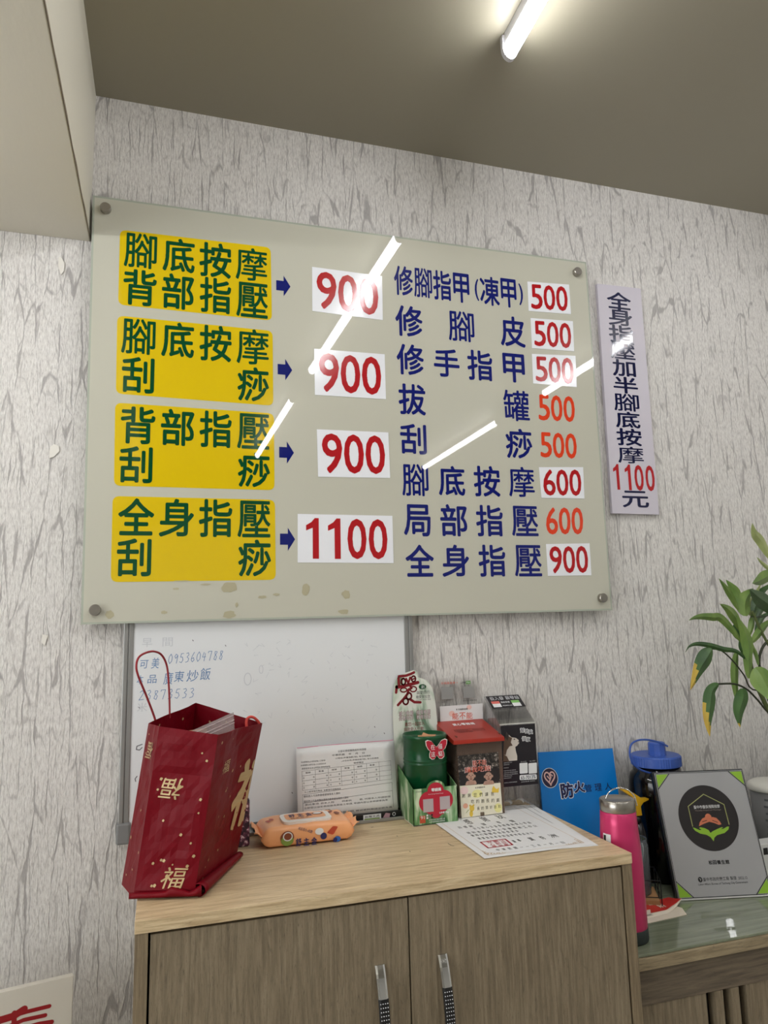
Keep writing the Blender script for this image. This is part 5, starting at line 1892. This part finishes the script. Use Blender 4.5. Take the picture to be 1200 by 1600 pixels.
# ------------------------------------------------------------------ water jug with blue lid
M_smoke = mat('black_glossy_jug', (10, 10, 12), 0.08, spec=0.5)
M_bluelid = mat('royal_blue_plastic', (58, 92, 176), 0.4)
JX, JY = 1.2585, -0.072
jug = thing('water_jug', (JX, JY, ZG), 'large black water jug with ribbed royal blue lid behind the plaque', 'jug')
MB().lathe(JX, JY, [(0, ZG + .0004), (.060, ZG + .0004), (.0635, ZG + .005), (.0635, ZG + .205), (.060, ZG + .222), (.053, ZG + .2285), (.052, ZG + .240), (0, ZG + .240)], 48).build('jug_body', M_smoke, jug)
lz = ZG + .2405
mb = MB()
n = 120
prof = [(.0, lz), (.0535, lz), (.0550, lz + .001), (.0550, lz + .021), (.0525, lz + .024), (.0, lz + .0245)]
vs = []
for r_, z in prof:
    for k in range(n):
        rr = r_ * (1 + (.016 if k % 2 and (k // 10) % 2 == 0 else 0)) if r_ > .0536 else r_
        vs.append((JX + rr * math.cos(2 * math.pi * k / n), JY + rr * math.sin(2 * math.pi * k / n), z))
mb.add(vs, [(i * n + k, i * n + (k + 1) % n, (i + 1) * n + (k + 1) % n, (i + 1) * n + k) for i in range(len(prof) - 1) for k in range(n)])
jl = mb.build('screw_lid', M_bluelid, jug)
sx, sy = JX - .004, JY - .012
MB().lathe(sx, sy, [(.020, lz + .0242), (.0195, lz + .030), (.0188, lz + .050), (.0175, lz + .053), (.009, lz + .0545), (0, lz + .0547)], 10, smooth=False).build('spout_cap', M_bluelid, jl)
strap = [(1043, 1166), (1030, 1160), (1012, 1156), (996, 1157), (986, 1164), (984, 1178), (988, 1191), (998, 1201), (1012, 1207), (1024, 1208.5)]
P = [PY(x, y, JY - .03 - .02 * math.sin(i / 9 * math.pi)) for i, (x, y) in enumerate(strap)]
MB().tube(smooth_path(P), .0021, 8).build('lid_strap', M_bluelid, jl)

# ------------------------------------------------------------------ white-lidded measuring jug and carton at the right edge
M_milky = clear('milky_plastic', (0.82, 0.82, 0.84), 0.7, 0.15, 0.45, (0.55, 0.55, 0.57))
p = PY(1177, 1228, -0.085)
mx_, my_ = p.x + .056, -0.085
mj = thing('measuring_jug', (mx_, my_, ZG), 'translucent measuring jug with domed white lid at the right edge of the photo', 'jug')
MB().lathe(mx_, my_, [(0, ZG + .0004), (.040, ZG + .0004), (.043, ZG + .004), (.0505, ZG + .160), (.0495, ZG + .1605), (.0415, ZG + .006), (0, ZG + .004)], 40).build('jug_body', M_milky, mj)
zl = ZG + .1606
zl = max(zl, PY(1177, 1232, my_).z - .008)
MB().lathe(mx_, my_, [(.050, ZG + .1606), (.0535, ZG + .1612), (.0560, zl + .002), (.0560, zl + .008), (.053, zl + .015), (.043, zl + .021), (.02, zl + .024), (0, zl + .0245)], 48).build('domed_lid', mat('ivory_plastic', (228, 226, 218), .35), mj)
mb = MB()
for k in range(7):
    z = ZG + .05 + .0155 * k
    r_ = .0434 + .0075 * (z - ZG) / .16 + .0006
    vs = []
    for i in range(4):
        a = R(200 + 9 * i + (0 if k % 2 else 3))
        vs += [(mx_ + r_ * math.cos(a), my_ + r_ * math.sin(a), z), (mx_ + r_ * math.cos(a), my_ + r_ * math.sin(a), z + .0045)]
    mb.add(vs, [(2 * i, 2 * i + 2, 2 * i + 3, 2 * i + 1) for i in range(3)])
mb.build('scale_marks', mat('grey_scale_print', (96, 98, 104), .5), mj)
p = PY(1187, 1320, -0.19)
ct = thing('white_carton', (p.x + .03, -0.175, ZG), 'small white carton in front of the measuring jug, cut by the right edge', 'carton')
MB().box((p.x, -0.19, ZG + .0004), (p.x + .06, -0.155, p.z)).build('carton_body', mat('white_carton_board', (226, 226, 224), .45), ct, bevel=.001)
mb = MB()
ctf = front(-0.1903)
mb.rect(ctf, p.x + .008, p.z - .022, p.x + .02, p.z - .008, 0)
mb.build('carton_print', M_ink, ct)

# ------------------------------------------------------------------ small things behind the pink bottle
M_yplast = mat('yellow_plastic', (224, 172, 28), .35)
sy0 = -0.112
sb = thing('spray_bottle', PY(1000, 1385, sy0).xyz * 1.0, 'dark spray bottle with a yellow trigger head behind the pink bottle', 'spray bottle')
sb.location = (PY(1001, 1330, sy0).x, sy0, ZG)
bxs = PY(1001, 1330, sy0).x
zc_ = PY(996, 1284, sy0).z
MB().lathe(bxs, sy0, [(0, ZG + .0004), (.0165, ZG + .0004), (.0175, ZG + .004), (.0175, zc_ - .05), (.014, zc_ - .02), (.0085, zc_ - .001), (0, zc_)], 28).build('bottle_body', mat('dark_smoke_plastic', (44, 42, 44), .2), sb)
mb = MB()
mb.lathe(PY(996, 1280, sy0).x, sy0, [(.0, zc_ - .004), (.0085, zc_ - .004), (.0085, zc_ + .010), (.006, zc_ + .012), (0, zc_ + .012)], 20)
mb.build('collar', M_black, sb)
yf = front(sy0 + .006)
mb = MB()
mb.prismpx(yf, [(967, 1229), (968, 1234), (985, 1245), (986, 1252), (989, 1258), (990, 1273), (998, 1272), (996, 1258), (1000, 1252), (1008, 1248), (1008, 1245.5), (998, 1246), (986, 1238)], 0, .012)
mb.build('trigger_head', M_yplast, sb, bevel=.001)
lc = PY(991, 1300, -0.16)
ctn = thing('label_carton', (lc.x - .012, -0.155, ZG), 'slim carton with green, white and blue print half hidden behind the pink bottle', 'carton')
mb = MB()
p0, p1 = PY(985, 1262, -0.16), PY(997, 1312, -0.16)
mb.box((p0.x - .025, -0.16, ZG + .0004), (p0.x + .0115, -0.140, p0.z))
o = mb.build('carton_body', mat('olive_green_carton', (150, 170, 60), .45), ctn, bevel=.002)
lf2 = front(-0.1603)
mb = MB()
for k in range(5):
    mb.ellipse(lf2, p0.x + .006, p0.z - .022 - .010 * k, .0045, .006, 0, 0)
mb.rect(lf2, p0.x - .024, ZG + .01, p0.x + .0105, p0.z - .075, 0, 1)
mb.build('carton_print', [M_white, mat('sky_blue_print', (120, 160, 205), .45)], o)

M_glassjar = clear('jar_glass', (0.88, 0.91, 0.92), 1.0, 0.02, 0.16, (.6, .65, .7))
gp = PZ(1004, 1397, ZG + .012)
gx, gy = gp.x - .004, gp.y + .012
base = thing('cork_coaster', (gx, gy, ZG), 'square tan cork base under the glass jar behind the pink bottle', 'coaster')
crf = Fr((gx, gy, ZG), Vector((math.cos(-.5), math.sin(-.5), 0)), Vector((-math.sin(-.5), math.cos(-.5), 0)))
MB().fbox(crf, -.039, -.039, .0004, .039, .039, .012).build('base_board', mat('tan_cork', (176, 132, 88), .7, bump=(200, .3, .001, (1, 1, 1))), base, bevel=.002)
jar = thing('glass_jar', (gx, gy, ZG + .0125), 'clear glass jar holding a crumpled bag behind the pink bottle', 'jar')
jz = ZG + .0125
MB().lathe(gx, gy, [(0, jz), (.027, jz), (.029, jz + .003), (.029, jz + .095), (.0265, jz + .103), (.027, jz + .108), (.0255, jz + .108), (.0250, jz + .103), (.0275, jz + .094), (.0275, jz + .005), (0, jz + .003)], 36).build('jar_glass', M_glassjar, jar)
pbg = thing('crumpled_film', (gx, gy, jz + .004), 'crumpled grey-blue film bag stuffed inside the glass jar', 'plastic bag')
mb = MB()
vs = []
for i in range(13):
    for j in range(16):
        a = 2 * math.pi * j / 16
        t = i / 12
        r_ = .016 * math.sin(math.pi * (.12 + .8 * t)) * (1 + .45 * noise.noise(Vector((math.cos(a) * 2.5, math.sin(a) * 2.5, t * 7)))) + .004
        vs.append((gx + r_ * math.cos(a), gy + r_ * math.sin(a), jz + .006 + .088 * t))
mb.add(vs, [(i * 16 + j, i * 16 + (j + 1) % 16, (i + 1) * 16 + (j + 1) % 16, (i + 1) * 16 + j) for i in range(12) for j in range(16)] + [list(range(16))[::-1], [12 * 16 + j for j in range(16)]])
mb.build('film', mat('blue_grey_film', (120, 132, 146), .2), pbg)
wr = thing('wire_caddy', (gx, gy, ZG), 'thin black wire caddy standing round the glass jar', 'rack')
M_wire = mat('black_wire', (16, 16, 18), .4)
h = .042
for zz in (.018, .050):
    q = [crf.pt(a, b, zz) for a, b in ((-h, -h), (h, -h), (h, h), (-h, h))]
    MB().tube(q, .0011, 6, closed=True).build('wire_ring', M_wire, wr)
for a, b in ((-h, -h), (h, -h), (h, h), (-h, h), (0, -h), (h, 0)):
    MB().tube([crf.pt(a, b, .0012), crf.pt(a, b, .050)], .0011, 6).build('wire_upright', M_wire, wr)

M_leafred = mat('red_leaflet_print', (196, 52, 46), .4)
M_cream = mat('cream_paper', (226, 214, 196), .5)
q1 = [(1002, 1446), (1073, 1430), (1066, 1420), (1040, 1412), (1002, 1424)]
lf0 = thing('leaflet', PZ(1035, 1430, ZG), 'cream leaflet lying flat under the red-printed one beside the pink bottle', 'leaflet', 'leaflets on the desk')
dgf = Fr((0, 0, ZG), (1, 0, 0), (0, 1, 0))
MB().prismpx(dgf, q1, .0004, .0016).build('paper', M_cream, lf0)
lf1 = thing('leaflet', PZ(1030, 1425, ZG), 'red-printed leaflet with a curling corner lying on the cream one beside the pink bottle', 'leaflet', 'leaflets on the desk')
dgf2 = Fr((0, 0, ZG + .0018), (1, 0, 0), (0, 1, 0))
c4 = [dgf2.px(*p) for p in ((1000, 1437), (1043, 1428), (1066, 1412.5), (1045, 1403), (1000, 1413))]


def leaflet_pt(a, b, c):
    cx_, cy_ = dgf2.px(1066, 1412.5)
    d = max(0, 1 - math.hypot(a - cx_, b - cy_) / .05)
    return dgf2.pt(a, b, c + .010 * d * d)


mb = MB()
A, B, C_, D_, E_ = [Vector((*p, 0)) for p in c4]
vs = []
for i in range(9):
    lo_, hi_ = A.lerp(B, min(1, i / 5)) if i <= 5 else B.lerp(C_, (i - 5) / 3), E_.lerp(D_, min(1, i / 6)) if i <= 6 else D_.lerp(C_, (i - 6) / 2 * .9)
    for j in range(5):
        v = lo_.lerp(hi_, j / 4)
        vs.append((v.x, v.y))
fs = [(i * 5 + j, (i + 1) * 5 + j, (i + 1) * 5 + j + 1, i * 5 + j + 1) for i in range(8) for j in range(4)]
mb.add([leaflet_pt(a, b, .0002) for a, b in vs], fs, 0, True)
o = mb.build('paper', M_cream, lf1)
md = o.modifiers.new('paper', 'SOLIDIFY')
md.thickness = .0004
mb = MB()
fs2 = [f for k, f in enumerate(fs) if (k % 4 >= 2 - (k // 4 < 2) * 0) or k // 4 >= 3]
fs2 = [f for k, f in enumerate(fs) if k % 4 >= max(1, 3 - k // 4)]
mb.add([leaflet_pt(a, b, .0007) for a, b in vs], fs2, 0, True)
for tx, x, y, wp_, hp_ in (('健康', 1017, 1413, 14, 5), ('好禮', 1035, 1416, 18, 6)):
    a, b = dgf2.px(x, y)
    mb.textpx(dgf2, tx, x, y, wp_, hp_, .0012, 1, 'heavy')
mb.textpx(dgf2, '促進健康服務', 1012, 1431, 18, 3, .0012, 2)
mb.build('leaflet_print', [M_leafred, M_cream, M_ink], o)

# ------------------------------------------------------------------ potted plant reaching in from the right
def leafmat(name, base, edge):
    m = mat(name, base, .42)
    nt = m.node_tree
    n = noise_node(nt, 30, (1, 1, .4), 3)
    c = ramp(nt, n, [(.35, lin(base)), (.65, lin(edge))])
    nt.links.new(c, nt.nodes['Principled BSDF'].inputs['Base Color'])
    return m


M_l1 = leafmat('mid_green_leaf', (92, 124, 56), (122, 148, 72))
M_l2 = leafmat('dark_green_leaf', (44, 78, 36), (66, 102, 46))
M_l3 = leafmat('pale_green_leaf', (150, 162, 100), (176, 184, 126))
M_l4 = leafmat('yellowed_tip', (196, 170, 60), (170, 140, 50))
M_stem = mat('green_stem', (84, 96, 50), .5)
M_stemd = mat('dark_stem', (44, 48, 30), .5)
pot_x, pot_y = 1.70, -0.15
plant = thing('potted_plant', (pot_x, pot_y, ZG), 'leafy green plant with arching blades and yellowed tips at the right edge', 'plant')
MB().lathe(pot_x, pot_y, [(0, ZG + .0004), (.05, ZG + .0004), (.062, ZG + .05), (.066, ZG + .20), (.058, ZG + .30), (.052, ZG + .33), (.049, ZG + .33), (.049, ZG + .31), (0, ZG + .30)], 40).build('vase', mat('dark_glazed_vase', (40, 38, 40), .2), plant)


def cpx(x, y, yy):
    return PY(1040 + x / 4, 780 + y / 4, yy)


LEAVES = [  # path in the plant's crop, half-blade width (m), depth at root and tip, material, yellow tip share
    ([(660, 380), (600, 265), (560, 215), (541, 150)], .0125, -.20, -.22, 2, 0),
    ([(700, 455), (640, 482), (590, 508), (543, 526)], .0160, -.20, -.25, 0, 0),
    ([(700, 720), (640, 655), (580, 612), (525, 563)], .0200, -.20, -.28, 1, 0),
    ([(500, 730), (495, 660), (510, 610), (548, 558)], .0210, -.22, -.21, 0, 0),
    ([(455, 692), (415, 610), (375, 550), (333, 496)], .0080, -.22, -.25, 0, 0),
    ([(472, 668), (450, 590), (415, 545), (377, 504)], .0110, -.21, -.20, 0, 0),
    ([(480, 830), (440, 745), (395, 690), (340, 654)], .0120, -.22, -.26, 0, 0),
    ([(480, 900), (425, 825), (350, 745), (300, 738), (230, 734), (180, 742), (146, 757)], .0095, -.22, -.27, 0, 0),
    ([(520, 1020), (450, 955), (360, 938), (280, 915), (200, 905), (150, 920), (125, 955)], .0062, -.22, -.29, 1, 0),
    ([(290, 935), (262, 985), (215, 1060), (155, 1192)], .0195, -.255, -.27, 1, .35),
    ([(332, 1155), (292, 1200), (278, 1290), (268, 1390), (276, 1482)], .0155, -.26, -.28, 1, .5),
    ([(446, 945), (436, 1050), (438, 1180), (452, 1300)], .0100, -.20, -.20, 0, 0),
    ([(478, 1183), (485, 1240), (462, 1330), (465, 1425)], .0170, -.26, -.26, 1, .12),
    ([(560, 1052), (600, 1105), (640, 1190), (665, 1270)], .0270, -.25, -.28, 0, 0),
    ([(520, 1010), (520, 920), (495, 830), (440, 725)], .0150, -.23, -.24, 0, 0),
    ([(520, 1120), (520, 1000), (515, 900), (505, 800)], .0120, -.225, -.235, 0, 0),
    ([(540, 895), (585, 840), (630, 785), (680, 740)], .0110, -.23, -.20, 0, 0),
    ([(545, 720), (570, 640), (610, 575), (680, 520)], .0120, -.21, -.18, 1, 0),
    ([(520, 860), (540, 790), (550, 740), (570, 690)], .0090, -.22, -.20, 0, 0),
    ([(570, 760), (600, 690), (650, 640), (700, 620)], .0100, -.19, -.16, 1, 0),
    ([(470, 880), (450, 840), (440, 800), (432, 770)], .0110, -.205, -.20, 1, 0),
    ([(520, 1000), (490, 940), (475, 900), (468, 850)], .0090, -.21, -.20, 1, 0),
    ([(580, 1040), (570, 980), (550, 930), (535, 880)], .0050, -.22, -.22, 0, 0),
    ([(530, 730), (535, 680), (560, 610), (600, 520)], .0090, -.20, -.19, 2, 0),
    ([(700, 480), (640, 430), (600, 395), (570, 362)], .0050, -.19, -.2, 2, 0),
    ([(560, 830), (590, 770), (620, 730), (680, 700)], .0080, -.17, -.16, 1, 0),
]
LM = [M_l1, M_l2, M_l3]
for path, hw, y0, y1, mi, yt in LEAVES:
    n0 = len(path)
    P = smooth_path([cpx(x, y, y0 + (y1 - y0) * i / (n0 - 1)) for i, (x, y) in enumerate(path)], 9)
    m = len(P)
    vs = []
    for i in range(m):
        t = i / (m - 1)
        tg = (P[min(i + 1, m - 1)] - P[max(i - 1, 0)]).normalized()
        side = tg.cross(Vector((0.25, 1, 0.15))).normalized()
        nn = side.cross(tg)
        w_ = hw * (math.sin(math.pi * (t * .97 + .03) ** .8) ** 1.05) * .92
        w_ = max(w_, .0004)
        vs += [P[i] - side * w_ + nn * w_ * .42, P[i] - side * w_ * .5 + nn * w_ * .24, P[i], P[i] + side * w_ * .5 + nn * w_ * .24, P[i] + side * w_ + nn * w_ * .42]
    mb = MB()
    for i in range(m - 1):
        mb.add([], [], 0)
    mb.add(vs, [], 0)
    for i in range(m - 1):
        t = (i + .5) / (m - 1)
        for j in range(4):
            yel = yt and t > 1 - yt * (1.0, .8, .5, .38)[j] * (1 + .03 * math.sin(i * 2.3 + j))
            mb.f.append([i * 5 + j, i * 5 + j + 1, (i + 1) * 5 + j + 1, (i + 1) * 5 + j])
            mb.m.append(1 if yel else 0)
            mb.sm.append(False)
    o = mb.build('leaf', [LM[mi], M_l4], plant)
    md = o.modifiers.new('blade', 'SOLIDIFY')
    md.thickness = .0004
rootp = Vector((pot_x, pot_y, ZG + .31))
for path, r_, mm in (([(690, 1380), (600, 1230), (545, 1090), (525, 1000), (515, 900)], .0050, M_stem), ([(660, 1340), (580, 1260), (510, 1190), (430, 1155), (332, 1155)], .0022, M_stemd),
                     ([(545, 1190), (490, 1100), (420, 1010), (350, 948), (290, 935)], .0016, M_stemd), ([(690, 1330), (610, 1190), (560, 1100), (500, 1000), (430, 955), (350, 940)], .0018, M_stemd),
                     ([(690, 1250), (600, 1080), (585, 1000), (610, 920), (660, 870)], .0030, M_stemd), ([(700, 1000), (600, 830), (560, 740), (540, 700)], .0030, M_stem), ([(690, 738), (600, 736), (530, 735)], .0012, M_stemd)):
    P = [cpx(x, y, -.215) for x, y in path]
    P = [rootp.lerp(P[0], k / 3) + Vector((0, 0, .03 * math.sin(math.pi * k / 3))) for k in range(3)] + P
    MB().tube(smooth_path(P, 4), r_, 8).build('stem', mm, plant)

# ------------------------------------------------------------------ white sign with red strokes, lower left
pt1 = PY(115, 1524, -0.14)
M_signw = mat('cream_sign_board', (214, 208, 196), .4)
pt0 = PZ(0, 1551, pt1.z)
u_ = (pt1 - pt0)
u_.z = 0
sgf = Fr(pt1, u_, (0, 0, 1))
sgn = thing('floor_sign', (pt1.x - .2, pt1.y, 0.0), 'cream sign board with rounded red strokes, cut off at the lower left corner', 'sign')
so = MB().fbox(sgf, -.45, -pt1.z + .001, -.012, 0, 0, 0).build('panel', M_signw, sgn, bevel=.0008)
mb = MB()


def cst(pts, wd):
    mb.stroke(sgf, [sgf.px(x / 5.4545, 1480 + y / 5.4545) for x, y in pts], wd, .0003)


cst([(-260, 720), (-60, 640), (120, 585), (205, 528)], .0110)
cst([(60, 600), (225, 550), (420, 502)], .0062)
cst([(-200, 730), (60, 680), (200, 620), (385, 580)], .0062)
cst([(200, 690), (330, 655), (440, 637)], .0070)
cst([(-100, 800), (150, 745), (430, 690)], .0062)
cst([(120, 560), (120, 900)], .0075)
cst([(-150, 900), (150, 860), (470, 790)], .0065)
mb.build('red_lettering', mat('dark_red_letter', (150, 14, 24), .35), so)

# ------------------------------------------------------------------ scraps of tape left on the wallpaper
M_scrap = mat('white_tape_scrap', (232, 228, 220), .4)
for lb, pts in (('torn white tape scrap on the wallpaper, uppermost, just below the ceiling beam', [(92, 401), (97, 404), (101, 412), (100, 424), (95, 430), (91, 415)]),
                ('torn white tape scrap on the wallpaper, middle one left of the glass board', [(78, 699), (84, 694), (92, 697), (93, 705), (84, 714), (77, 716)]),
                ('torn white tape scrap on the wallpaper, lowest, near the whiteboard height', [(66, 991), (75, 993), (73, 999), (70, 1009), (65, 1004)])):
    o = MB().prismpx(front(-0.0015), pts, 0, .0012).build('tape_scrap', M_scrap)
    tag(o, lb, 'tape scrap', 'tape scraps')
